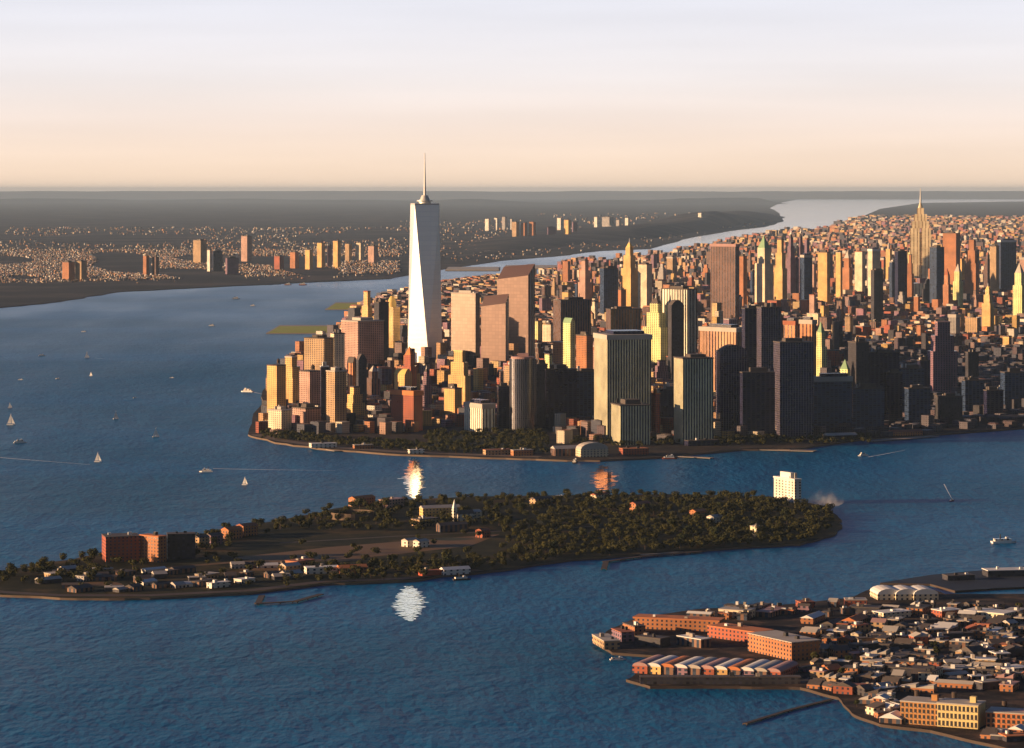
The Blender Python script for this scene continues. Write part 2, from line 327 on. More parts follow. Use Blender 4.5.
def ridge(name, pts, width, seed, mat, amp=.25):            # hills along a line: (px, py of foot, height)
    mb = MB(); rows = []
    n = 10
    P = []
    for i in range(len(pts)-1):
        (x0, y0, h0), (x1, y1, h1) = pts[i], pts[i+1]
        a, b = G(x0, y0), G(x1, y1)
        for j in range(14): t = j/14; P.append((a[0]+(b[0]-a[0])*t, a[1]+(b[1]-a[1])*t, h0+(h1-h0)*t))
    prof = [0, .5, .85, 1, .97, .9, .8, .6, .3, 0]
    for (x, y, h) in P:
        rows.append([(x, y+width*k/(n-1), 2.8+h*prof[k]*(1-amp+2*amp*noise.noise(Vector((x/2600., (y+width*k/n)/6000., seed))))) for k in range(n)])
    for i in range(len(rows)-1):
        for k in range(n-1): mb.quad([rows[i][k], rows[i+1][k], rows[i+1][k+1], rows[i][k+1]])
    return tag(mb.build(name, mat, smooth=True), kind='structure')
ridge('palisade_hills', [(455, 262, 5), (520, 252, 50), (590, 244, 90), (640, 240, 120), (700, 232, 170), (735, 226, 190), (765, 222, 180), (783, 218, 60), (786, 217, 0)], 9000, 1, M['far'])
ridge('far_hills', [(-300, 204, 60), (0, 203, 150), (200, 202, 120), (420, 204, 140), (560, 205, 120), (700, 204, 230), (775, 204, 190), (790, 204, 10)], 16000, 2, M['far'], .35)
ridge('horizon_hills', [(-500, 199.1, 400), (0, 199.2, 405), (150, 199, 420), (420, 199.2, 415), (520, 199.1, 400), (640, 199, 425), (760, 199.1, 400), (900, 199.2, 420), (1100, 199, 415), (1500, 199.1, 420)], 30000, 3, M['farhill'], .05)

# ------------------------------------------------------------------ towers
LM = []                        # landmarks (px, py, phrase) used when the generic towers are described
NT = [0]; RECT = [(407, 442, 205, 385), (908, 932, 200, 285)]
def slab_fins(mb, a, b, z0, z1, gap, d=.9):
    for s in (-1, 1):
        k = int(a/gap)
        for i in range(k+1): mb.box(-a/2+i*a/k, s*(b/2+d/2), gap*.45, d, z0, z1)
        k = max(2, int(b/gap))
        for i in range(k+1): mb.box(s*(a/2+d/2), -b/2+i*b/k, d, gap*.45, z0, z1)
def tower(x0, x1, yt, yb, label, fac='tan stone', form='flat', th=20, L=.25, roof='roof', name='office_tower', cat='skyscraper', group=None, land=None, bmin=18, bmax=110, fins=0):
    D = F*H/(yb-HY); s = D/F; W = (x1-x0)*s; h = H-(yt-HY)*s-3
    t_ = R(th); a = (1-L)*W/math.cos(t_); b = L*W/max(.05, math.sin(t_)); b = max(bmin, min(bmax, b))
    off = (a*math.sin(t_)+b*math.cos(t_))/2
    Y = D+off; X = ((x0+x1)/2-512)*Y/F
    r = empty(name, (X, Y, 3), t_)
    tag(r, label, cat, group or 'towers of the city skyline'); sub = []
    wm, rm = FAC[fac], M[roof]
    rnd = random.Random(int(x0*31+yt*17+yb))
    def P(nm, fn, mats, sm=False, par=r):
        mb = MB(); fn(mb); return mb.build(nm, mats, par, sm)
    if form == 'flat':
        def f(m):
            m.box(0, 0, a, b, 0, h-2)
            if fins: slab_fins(m, a, b, 4, h-2, fins)
        P('wall', f, wm); rf = P('roof', lambda m: m.box(0, 0, a+1.6, b+1.6, h-2, h), rm)
        P('penthouse', lambda m: m.box(a*rnd.uniform(-.1, .1), 0, a*.5, b*.5, h, h+4+rnd.random()*4), rm, par=rf)
        if group:
            for q in range(3):
                ux, uy, us = rnd.uniform(-.38, .38)*a, rnd.uniform(-.38, .38)*b, rnd.uniform(2, 5)
                P('roof_unit', lambda m: m.box(ux, uy, us, us*.8, h, h+rnd.uniform(2, 9)), M[rnd.choice(['dark', 'roof_pale', 'concrete', 'roof_white'])], par=rf)
    elif form == 'cornice':
        def f(m):
            m.box(0, 0, a, b, 0, h-9)
            if fins: slab_fins(m, a, b, 4, h-9, fins)
        P('wall', f, wm); rf = P('cornice', lambda m: m.box(0, 0, a+3, b+3, h-9, h), M['roof_pale'] if roof == 'roof' else rm)
        P('penthouse', lambda m: m.box(a*.05, 0, a*.7, b*.6, h, h+6), FAC['dark glass'], par=rf)
    elif form == 'step':
        P('wall', lambda m: m.box(0, 0, a, b, 0, h*.62), [wm])
        P('setback', lambda m: m.box(0, 0, a*.76, b*.76, h*.62, h*.83), wm)
        P('setback', lambda m: m.box(0, 0, a*.5, b*.5, h*.83, h), wm)
        P('roof', lambda m: (m.box(0, 0, a*.54, b*.54, h, h+2.5)), rm)
    elif form == 'pyramid':
        P('wall', lambda m: m.box(0, 0, a, b, 0, h*.66), wm)
        P('setback', lambda m: m.box(0, 0, a*.72, b*.72, h*.66, h*.85), wm)
        P('roof', lambda m: m.box(0, 0, a*.68, b*.68, h*.85, h, taper=.08), rm)
    elif form == 'spire':
        P('wall', lambda m: m.box(0, 0, a, b, 0, h*.62), wm)
        P('setback', lambda m: (m.box(0, 0, a*.7, b*.7, h*.62, h*.78), m.box(0, 0, a*.46, b*.46, h*.78, h*.88)), wm)
        rf = P('roof', lambda m: m.box(0, 0, a*.42, b*.42, h*.88, h*.94, taper=.3), rm)
        P('spire', lambda m: m.cyl(0, 0, a*.06+.6, h*.93, h, 8, .3), M['steel'], par=rf)
    elif form == 'slab2':
        P('wall', lambda m: m.box(0, 0, a, b, 0, h), wm)
        rf = P('roof', lambda m: m.box(0, 0, a+1.2, b+1.2, h, h+2), rm)
        P('water_tank', lambda m: (m.cyl(a*.2, 0, min(a, b)*.13, h+4, h+11, 10), m.cyl(a*.2, 0, min(a, b)*.13, h+11, h+14, 10, .3), [m.box(a*.2+dx, dy, .8, .8, h+2, h+4) for dx in (-2, 2) for dy in (-2, 2)]), M['wood'], par=rf)
    elif form == 'dome':
        P('wall', lambda m: m.box(0, 0, a, b, 0, h*.85), wm)
        def dm(m):
            rr = min(a, b)*.46; hh = h*.15
            for k in range(5): m.cyl(0, 0, rr*math.cos(k*math.pi/10), h*.85+hh*math.sin(k*math.pi/10), h*.85+hh*math.sin((k+1)*math.pi/10), 20, max(.2, rr*math.cos((k+1)*math.pi/10)), e=b/a if b < a else 1)
        P('dome', dm, rm)
    elif form == 'slope':
        P('wall', lambda m: m.prism([(-a/2, -b/2), (a/2, -b/2), (a/2, b/2), (-a/2, b/2)], 0, [h*.90, h, h*.97, h*.86]), wm)
        P('mullion', lambda m: [m.box(-a/2+a*k, -b/2-.6, 1.6, 1.2, 0, h*(.90+.10*k)-2) for k in (.33, .66)], M['steel'])
    elif form == 'cyl':
        def f(m):
            n = 40; Q = [(a/2*math.cos(2*math.pi*i/n), b/2*math.sin(2*math.pi*i/n)) for i in range(n)]; m.prism(Q, 0, h-4)
        P('wall', f, wm, True)
        P('roof', lambda m: (m.cyl(0, 0, a*.44, h-4, h, 30, e=b/a), m.box(0, 0, a*.4, b*.3, h, h+6)), rm)
    elif form == 'roundtop':
        def f(m):
            n = 9; zs = [(-a/2+a*i/n, h-12+12*math.sin(math.pi*i/n)) for i in range(n+1)]
            for i in range(n):
                (xa, za), (xb, zb) = zs[i], zs[i+1]
                m.quad([(xa, -b/2, 0), (xb, -b/2, 0), (xb, -b/2, zb), (xa, -b/2, za)], [(xa, 0), (xb, 0), (xb, zb), (xa, za)])
                m.quad([(xb, b/2, 0), (xa, b/2, 0), (xa, b/2, za), (xb, b/2, zb)], [(xb, 0), (xa, 0), (xa, za), (xb, zb)])
            m.quad([(-a/2, b/2, 0), (-a/2, -b/2, 0), (-a/2, -b/2, h-12), (-a/2, b/2, h-12)], [(0, 0), (b, 0), (b, h-12), (0, h-12)])
            m.quad([(a/2, -b/2, 0), (a/2, b/2, 0), (a/2, b/2, h-12), (a/2, -b/2, h-12)], [(0, 0), (b, 0), (b, h-12), (0, h-12)])
        P('wall', f, wm)
        def g(m):
            n = 9; zs = [(-a/2+a*i/n, h-12+12*math.sin(math.pi*i/n)) for i in range(n+1)]
            for i in range(n):
                (xa, za), (xb, zb) = zs[i], zs[i+1]
                m.quad([(xa, -b/2-.5, za+.05), (xb, -b/2-.5, zb+.05), (xb, b/2+.5, zb+.05), (xa, b/2+.5, za+.05)])
        P('roof', g, rm)
    NT[0] += 1
    if not label.startswith(('tall ', 'low ', 'mid-height ')) or land or group: RECT.append((x0, x1, yt, yb))
    if land: LM.append(((x0+x1)/2, (yt+min(yb, yt+60))/2, land))
    return r, a, b, h

# --- the tall glass tower with its mast
def glass_tower():
    x0, x1, yb = 407, 442, 373
    D = F*H/(yb-HY); s = D/F
    r = empty('glass_skyscraper', ((424.5-512)*D/F, D+30, 3), R(-33)); tag(r, 'tallest tower, pale mirrored glass with chamfered faces and a long white mast', 'skyscraper', 'towers of the city skyline')
    B = 31.0; T = 44.0; zb, zt = 50, H-(205-HY)*s-3
    m = MB(); m.box(0, 0, 2*B, 2*B, 0, zb); m.build('base', FAC['wtc'], r)
    bot = [(-B, -B), (B, -B), (B, B), (-B, B)]; top = [(0, -T), (T, 0), (0, T), (-T, 0)]
    m = MB()
    for i in range(4):
        j = (i+1) % 4; h = zt-zb
        m.quad([(*bot[i], zb), (*bot[j], zb), (*top[i], zt)], [(0, 0), (2*B, 0), (B, h)])
        m.quad([(*bot[j], zb), (*top[j], zt), (*top[i], zt)], [(B, 0), (2*B, h), (0, h)])
    m.quad([(*p, zt) for p in top]); m.build('shaft', FAC['wtc'], r)
    m = MB(); m.prism([(x*.995, y*.995) for x, y in top], zt, zt+4); m.build('parapet', M['steel'], r)
    m = MB(); m.cyl(0, 0, 15, zt+4, zt+9, 28); m.cyl(0, 0, 20, zt+9, zt+12, 28); m.cyl(0, 0, 13, zt+12, zt+24, 28, 8); m.build('antenna_ring', M['steel'], r)
    zs = H-(153-HY)*s-3
    m = MB(); m.cyl(0, 0, 3.4, zt+24, zt+60, 12, 2.4); m.cyl(0, 0, 2.4, zt+60, zs, 12, .8); m.build('mast', M['white'], r)
    LM.append((424, 290, 'the tallest glass tower')); NT[0] += 1
glass_tower()
# --- the tall stepped tower far right with its pinnacle
def stepped_tower():
    D = 12200.; s = D/F
    r = empty('stepped_skyscraper', ((920.5-512)*s, D, 3), R(-8)); tag(r, 'tall golden limestone tower with stepped shoulders and a needle, alone above the right skyline', 'skyscraper', 'towers of the city skyline')
    f = FAC['esb']; a, b = 84, 60
    z = lambda y: H-(y-HY)*s-3
    m = MB(); m.box(0, 0, a*1.15, b*1.3, 0, z(283)); m.build('base', f, r)
    m = MB(); m.box(-a*.27, 0, a*.46, b, z(278), z(228)); m.box(a*.27, 0, a*.46, b, z(278), z(228)); m.box(0, 0, a*.1, b*.8, z(278), z(232)); m.build('shaft', f, r)
    m = MB(); m.box(0, 0, a*.86, b*.86, z(228), z(221)); m.box(0, 0, a*.62, b*.7, z(221), z(214)); m.build('setback', f, r)
    m = MB(); m.box(0, 0, a*.34, b*.4, z(216), z(208)); m.cyl(0, 0, 10, z(208), z(203), 12, 4); m.build('crown', f, r)
    m = MB(); m.cyl(0, 0, 4, z(203), z(188), 8, 1.2); m.build('spire', M['steel'], r)
    LM.append((920, 250, 'the golden needle-topped tower')); NT[0] += 1
stepped_tower()

T = tower
GB = 'towers at the island tip'
# waterfront apartment group, far left
T(267, 286, 366, 421, 'golden apartment block at the far left corner of the city waterfront', 'gold stone', 'slab2', 48, .55, group=GB, land='the golden corner block')
T(279, 303, 358, 412, 'wide golden apartment slab with a pale rooftop fringe behind the corner block', 'gold stone', 'step', 48, .6, 'roof_pale', group=GB)
T(268, 292, 410, 433, 'low cream stone building right on the seawall at the left corner', 'cream stone', 'flat', 45, .6, 'roof_pale', group=GB, cat='building')
T(292, 321, 408, 431, 'low pinkish terrace block on the left waterfront under the golden slabs', 'pink granite', 'flat', 40, .5, group=GB, cat='building')
T(304, 334, 338, 402, 'flat topped orange tan office block rising behind the left apartment group', 'tan stone', 'flat', 55, .7, group=GB, land='the orange tan left office block')
T(299, 322, 372, 416, 'greyish tan apartment block with a reddish middle, left waterfront', 'pink granite', 'slab2', 40, .5, group=GB)
T(320, 329, 366, 428, 'very narrow dark glass slab with pale edges between two tan blocks', 'dark glass', 'flat', 10, .15, 'roof_white', group=GB, bmin=14)
T(326, 347, 371, 433, 'grey tan square apartment tower on the waterfront behind a white pier shed', 'tan stone', 'flat', 35, .45, 'roof_pale', group=GB, land='the grey tan waterfront tower')
T(330, 345, 333, 395, 'slim beige tower with a bright lit left edge, shadowed right side', 'cream stone', 'flat', 20, .3, group=GB)
T(341, 384, 321, 388, 'broad pinkish office tower with a pale flat roof left of the tallest tower', 'pink granite', 'flat', 38, .42, 'roof_pale', group=GB, land='the broad pink tower')
T(347, 357, 357, 420, 'thin orange striped tower with rounded top in front of the pink tower', 'orange stripes', 'roundtop', 45, .6, group=GB, bmin=14)
T(356, 367, 354, 422, 'dark narrow block touching the thin orange striped tower', 'charcoal', 'roundtop', 15, .25, group=GB)
T(345, 365, 388, 430, 'golden low tower with stepped crown at the foot of the thin striped tower', 'gold stone', 'step', 40, .4, group=GB)
T(360, 374, 292, 375, 'golden brick tower with red top far behind the broad pink tower', 'gold stone', 'step', 50, .6, 'roof_red', group=GB, land='the red topped golden tower')
T(374, 389, 302, 380, 'dark olive glass tower just right of the red topped golden tower', 'charcoal', 'flat', 30, .35, group=GB)
T(384, 400, 296, 372, 'golden stone tower with a domed top left of the tallest tower', 'gold stone', 'dome', 50, .6, 'gold', group=GB)
T(391, 423, 391, 433, 'square red brick block on the waterfront lawn in front of the tallest tower', 'red brick', 'cornice', 45, .72, 'orange', group=GB, land='the red brick waterfront block')
T(394, 412, 369, 420, 'golden arched-top tower growing out behind the red brick block', 'gold stone', 'roundtop', 45, .6, 'gold', group=GB)
T(402, 417, 347, 405, 'red orange tower with twin points at the foot of the tallest tower', 'red brick', 'pyramid', 45, .6, 'orange', group=GB)
T(421, 432, 366, 418, 'pinkish stepped tower with pointed roof right of the red block', 'mauve', 'spire', 40, .5, group=GB)
T(448, 471, 352, 416, 'slender golden stepped tower right of the tallest tower', 'gold stone', 'step', 48, .75, 'gold', group=GB, land='the golden stepped tower')
T(444, 462, 388, 422, 'broad golden shoulder block at the foot of the golden stepped tower', 'gold stone', 'flat', 48, .6, group=GB)
T(451, 480, 293, 384, 'beige glass tower with a level top standing right beside the tallest tower', 'beige glass', 'flat', 54, .85, 'roof_pale', group=GB, land='the beige glass tower')
T(481, 509, 294, 389, 'lower left wing of the bronze glass pair, slanted roof', 'bronze glass', 'slope', 56, .88, group=GB)
T(497, 535, 264, 379, 'tall bronze glass tower with a slanted roof, highest right of the tallest tower', 'bronze glass', 'slope', 56, .82, group=GB, land='the slant roofed bronze tower')
T(464, 495, 404, 434, 'low pale columned hall with flat roof on the edge of the park', 'cream stripes', 'cornice', 30, .6, group=GB, cat='building')
T(497, 512, 386, 430, 'dark squat block left of the cylindrical glass tower', 'dark glass', 'flat', 10, .1, group=GB)
T(509, 537, 357, 434, 'cylindrical dark glass tower with a pink roof and a bright vertical streak', 'drum', 'cyl', 0, .02, 'pinkroof', group=GB, land='the cylindrical glass tower', bmin=40, bmax=46)
T(535, 547, 364, 430, 'narrow black tower squeezed behind the cylindrical glass tower', 'charcoal', 'flat', 12, .1, group=GB)
T(543, 577, 369, 430, 'black slab tower on the waterfront right of the cylindrical tower', 'dark glass', 'flat', 12, .08, group=GB)
T(574, 596, 371, 427, 'navy slab tower between the black slab and the yellow edged grey tower', 'blue glass', 'flat', 12, .08, group=GB)
T(541, 556, 355, 405, 'pale yellow small tower peeping over the black slab', 'yellowish stone', 'step', 30, .6, group=GB)
T(563, 575, 318, 398, 'thin pale green yellow tower above the black slab', 'yellowish stone', 'roundtop', 30, .6, 'copper', group=GB, land='the thin yellow green tower')
T(576, 593, 335, 396, 'orange fronted block above the navy slab', 'orange brick', 'flat', 40, .6, group=GB)
T(553, 591, 300, 368, 'wide brown office block above the thin yellow green tower', 'brown', 'flat', 25, .2, group=GB)
T(606, 641, 309, 380, 'big dark brown box tower behind the grey plaza tower', 'brown', 'flat', 15, .12, group=GB, land='the dark brown box tower')
T(594, 651, 335, 441, 'massive grey waterfront tower with a bright yellow left edge', 'plaza', 'cornice', 14, .22, 'roof_pale', group=GB, land='the grey plaza tower', bmax=90)
T(609, 652, 405, 447, 'lower grey block in front of the massive grey waterfront tower', 'plaza', 'flat', 14, .30, 'roof', group=GB, cat='building', bmax=60)
T(651, 660, 393, 440, 'thin red orange building squeezed right of the grey plaza tower', 'red brick', 'flat', 30, .6, 'orange', group=GB)
T(643, 669, 293, 385, 'cream art deco tower with a tapering pointed crown', 'yellowish stone', 'spire', 42, .65, group=GB, land='the pointed cream tower')
T(662, 696, 289, 385, 'big white tower with strong vertical stripes and a flat top', 'cream stripes', 'flat', 45, .72, group=GB, land='the white striped tower', fins=8)
T(668, 684, 300, 390, 'dark curved tower shading the left foot of the white striped tower', 'charcoal', 'roundtop', 20, .2, group=GB)
T(657, 679, 389, 428, 'dark low tower beside the thin red orange building', 'dark glass', 'flat', 12, .1, group=GB)
T(674, 713, 358, 446, 'plain grey box tower with a yellow lit left edge on the waterfront', 'plaza', 'flat', 16, .2, group=GB, land='the plain grey box tower')
T(700, 746, 328, 405, 'tan tower with vertical stripes and a thick white cornice', 'tan stripes', 'cornice', 45, .75, group=GB, land='the white corniced striped tower', fins=8)
T(716, 748, 345, 436, 'dark navy tower with a rounded top before the striped cornice tower', 'navy edge', 'roundtop', 12, .10, group=GB, land='the round topped navy tower')
T(742, 766, 308, 414, 'near black tower just right of the white corniced striped tower', 'dark glass', 'flat', 12, .1, group=GB)
T(757, 781, 307, 420, 'dark blue tower with a lit white edge, right of the near black tower', 'navy edge', 'flat', 14, .15, group=GB)
T(740, 776, 372, 440, 'broad black waterfront slab below the near black tower', 'dark glass', 'flat', 12, .05, group=GB)
T(784, 799, 321, 400, 'orange striped tower, left one of a close pair', 'orange stripes', 'cornice', 45, .7, 'roof_red', group=GB)
T(800, 816, 320, 402, 'orange striped tower, right one of a close pair', 'orange stripes', 'cornice', 45, .7, 'roof', group=GB, land='the orange striped pair')
T(774, 813, 342, 441, 'square dark navy tower with a thin bright left edge on the east waterfront', 'navy edge', 'flat', 12, .12, group=GB, land='the square navy tower')
T(811, 852, 377, 436, 'wide low dark glass block with a shining ledge on its roof', 'blue glass', 'cornice', 12, .05, group=GB, land='the wide low dark glass block')
T(838, 852, 360, 425, 'small yellow green stone tower with stepped crown above the dark glass block', 'yellowish stone', 'pyramid', 45, .7, 'copper', group=GB)
T(815, 827, 322, 396, 'green capped narrow tower right of the orange striped pair', 'yellowish stone', 'pyramid', 40, .5, 'copper', group=GB)
T(849, 868, 342, 425, 'dark olive slab tower with a faintly lit left face', 'charcoal', 'flat', 15, .3, group=GB)
T(864, 899, 352, 424, 'wide black glass tower right of the olive slab', 'dark glass', 'flat', 12, .05, group=GB)
T(850, 884, 388, 434, 'low navy waterfront block at the right end of the tower cluster', 'blue glass', 'flat', 12, .05, group=GB)
T(896, 924, 368, 418, 'dark teal block with a cream topped neighbour behind it', 'blue glass', 'flat', 12, .05, group=GB)
T(928, 957, 323, 399, 'purple grey tower with a pink lit top standing apart on the right', 'mauve', 'step', 12, .12, 'pinkroof', group=GB, land='the lone purple grey tower')
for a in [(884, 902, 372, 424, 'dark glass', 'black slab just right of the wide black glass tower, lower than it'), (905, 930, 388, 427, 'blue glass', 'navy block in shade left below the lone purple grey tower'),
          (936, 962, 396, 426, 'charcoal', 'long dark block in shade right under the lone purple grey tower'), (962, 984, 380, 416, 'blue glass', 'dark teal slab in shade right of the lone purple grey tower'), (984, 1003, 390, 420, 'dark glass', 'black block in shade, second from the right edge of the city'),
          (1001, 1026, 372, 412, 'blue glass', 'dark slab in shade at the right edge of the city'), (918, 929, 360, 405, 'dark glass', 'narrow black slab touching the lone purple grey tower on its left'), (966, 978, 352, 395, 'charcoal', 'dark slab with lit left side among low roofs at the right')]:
    T(a[0], a[1], a[2], a[3], a[5], a[4], 'flat', 12, .1, group='dark blocks in the shade at the right')  # dark facade colours carry the shade over this quarter
# farther landmarks
T(711, 739, 244, 330, 'tall brown box tower with a pink cornice rising far above the skyline', 'umber', 'cornice', 54, .85, 'pinkroof', land='the tall brown pink-corniced tower')
T(621, 638, 238, 318, 'ornate gold tower with a small dome top left of the river bend', 'gold stone', 'spire', 45, .55, 'gold', land='the ornate gold tower')
T(638, 652, 264, 322, 'cream tower close right of the ornate gold tower', 'cream stone', 'flat', 45, .6)
T(600, 618, 268, 322, 'dark box tower close left of the ornate gold tower', 'blue glass', 'flat', 20, .2)
T(578, 592, 261, 318, 'grey pink twin topped tower left of the ornate gold tower', 'pink granite', 'step', 40, .5)
T(755, 773, 236, 318, 'green copper capped stone tower on the skyline', 'cream stone', 'pyramid', 35, .5, 'copper', land='the green capped tower')
T(739, 747, 256, 318, 'slim red brown tower just right of the tall brown tower', 'orange brick', 'flat', 40, .5)
T(774, 787, 240, 316, 'gold and brown banded tower right of the green capped tower', 'gold stone', 'step', 45, .6)
T(786, 796, 230, 303, 'left one of two pale grey faraway pointed towers', 'mauve', 'spire', 30, .4)
T(796, 805, 229, 303, 'right one of two pale grey faraway pointed towers', 'mauve', 'spire', 30, .4, land='the two faraway pointed towers')
T(800, 812, 255, 318, 'blue glass block with pale cap in the middle distance', 'blue glass', 'cornice', 20, .3)
T(818, 830, 252, 312, 'bright gold slab tower in the middle distance', 'gold stone', 'flat', 50, .7, land='the bright gold slab')
T(868, 880, 249, 308, 'cream tower with a lit left edge and flat white cap', 'cream stone', 'cornice', 30, .3, 'roof_white', land='the white capped cream tower')
T(871, 883, 270, 330, 'grey slab with a narrow cream left edge below the white capped tower', 'charcoal', 'flat', 20, .2)
T(895, 907, 251, 312, 'black glass tower immediately left of the golden needle-topped tower', 'dark glass', 'flat', 20, .2)
T(930, 944, 247, 310, 'grey blue glass tower with a pale lit side, close to the golden needle-topped tower', 'blue glass', 'flat', 30, .4)
T(943, 960, 233, 296, 'large orange block right of the golden needle-topped tower', 'orange brick', 'flat', 50, .7, land='the large orange block')
T(953, 963, 264, 316, 'pale yellow obelisk-shaped tower with a pointed roof', 'yellowish stone', 'pyramid', 45, .6, 'roof_pale', land='the pale yellow obelisk tower')
T(943, 951, 268, 318, 'red orange pointed tower beside the pale yellow obelisk tower', 'orange brick', 'pyramid', 45, .6, 'roof_red')
T(965, 979, 240, 302, 'orange stepped tower with a bright crown', 'orange brick', 'step', 50, .7)
T(998, 1016, 240, 298, 'dark blue glass box framed by a white roof and side', 'blue glass', 'cornice', 12, .1, 'roof_white', land='the white framed blue box')
T(990, 999, 246, 300, 'tan tower touching the left side of the white framed blue box', 'tan stone', 'flat', 45, .6)
T(1013, 1026, 263, 330, 'pale yellow pyramid topped tower at the right edge of the photo', 'yellowish stone', 'pyramid', 45, .6, 'roof_pale')
T(982, 994, 283, 338, 'gold tower with green base among low red roofs at the right', 'gold stone', 'spire', 45, .6, 'gold')
HANDS = NT[0]

# --- generic skyline towers, each one a thing
PAL = ['umber']*4+['charcoal']*2+['orange brick']*5+['tan stone']*4+['gold stone']*4+['cream stone']*3+['yellowish stone']+['pink granite']*3+['pale grey']*2+['brown']*3+['mauve']*3+['dark glass']*2+['charcoal']*3+['blue glass']*2+['white']+['red brick']*3
FORM = ['flat']*6+['step']*4+['slab2']*5+['pyramid']*2+['spire']*1+['cornice']*2+['dome']
FW = {'flat': 'flat roofed', 'step': 'stepped', 'slab2': 'water-tank topped', 'pyramid': 'pyramid roofed', 'spire': 'spired', 'cornice': 'corniced', 'dome': 'domed'}
gen = []
tries = 0
def hides(xa, xb, yt, yb):
    for (a, b, t_, q) in RECT:
        if q < yb and xa < b and xb > a and yt < t_+.6*(min(q, t_+95)-t_): return True
    return False
while len(gen) < 300-HANDS and tries < 20000:
    tries += 1
    rr = random.random()
    if rr < .12: px = random.uniform(350, 640); yb = random.uniform(345, 412) if random.random() < .7 else random.uniform(310, 345)
    elif rr < .30: px = random.uniform(560, 850); yb = random.uniform(325, 395)
    else: px = random.uniform(540, 1030); yb = random.choice([random.uniform(276, 310), random.uniform(290, 350)])
    X, Y = G(px, yb)
    if not pip(X, Y, MAN): continue
    if any(abs(px-g[0]) < 5.5 and abs(yb-g[1]) < 5 for g in gen): continue
    # heights follow the districts
    if yb < 312: hm = random.uniform(70, 175)+(40 if 780 < px else 0)-(50 if px < 690 else 0)
    elif yb < 345: hm = random.uniform(35, 105)
    else: hm = random.uniform(60, 165) if px < 850 else random.uniform(25, 50)
    if px < 640 and rr < .12: hm = random.uniform(35, 95)
    if px < 375 and yb < 345: continue
    s = Y/F; yt = yb-hm/s
    if hm < 25: continue
    if hides(px-5, px+5, yt, yb): continue
    wpx = max(4.2, random.uniform(20, 46)/s)
    gen.append((px, yb, yt, wpx, hm))
gen.sort()
seen = {}
desc = []
for px, yb, yt, wpx, hm in gen:
    fac = random.choice(PAL); form = random.choice(FORM)
    lm = min(LM, key=lambda l: abs(l[0]-px)*1.0+abs(l[1]-(yt+10))*.8)
    dx = px-lm[0]
    rel = 'left of' if dx < -4 else ('right of' if dx > 4 else ('above' if yt < lm[1] else 'below'))
    sz = 'tall' if hm > 120 else ('low' if hm < 60 else 'mid-height')
    lab = f'{sz} {fac} tower, {FW[form]}, {rel} {lm[2]}'
    desc.append([px, yb, yt, wpx, fac, form, lab])
cnt = {}
for d in desc: cnt.setdefault(d[6], []).append(d)
ORD = ['leftmost', 'second', 'third', 'fourth', 'fifth', 'sixth', 'seventh', 'eighth', 'ninth', 'tenth', 'eleventh', 'twelfth', 'thirteenth', 'fourteenth', 'fifteenth', 'sixteenth', 'seventeenth', 'eighteenth', 'nineteenth', 'twentieth']+['farther']*40
for lab, ds in cnt.items():
    if len(ds) > 1:
        for k, d in enumerate(sorted(ds, key=lambda q: q[0])):
            d[6] = lab+', '+('leftmost' if k == 0 else ('rightmost' if k == len(ds)-1 else ORD[k]+' from left'))
for px, yb, yt, wpx, fac, form, lab in desc:
    dark = fac in ('dark glass', 'charcoal', 'blue glass', 'mauve', 'brown')
    th = random.uniform(14, 30) if dark else random.uniform(38, 55)
    tower(px-wpx/2, px+wpx/2, yt, yb, lab, fac, form, th, random.uniform(.15, .4) if dark else random.uniform(.5, .75),
          random.choice(['roof', 'roof', 'roof_pale', 'roof_red', 'copper' if form == 'pyramid' else 'roof']), group='towers of the city skyline', bmax=60)

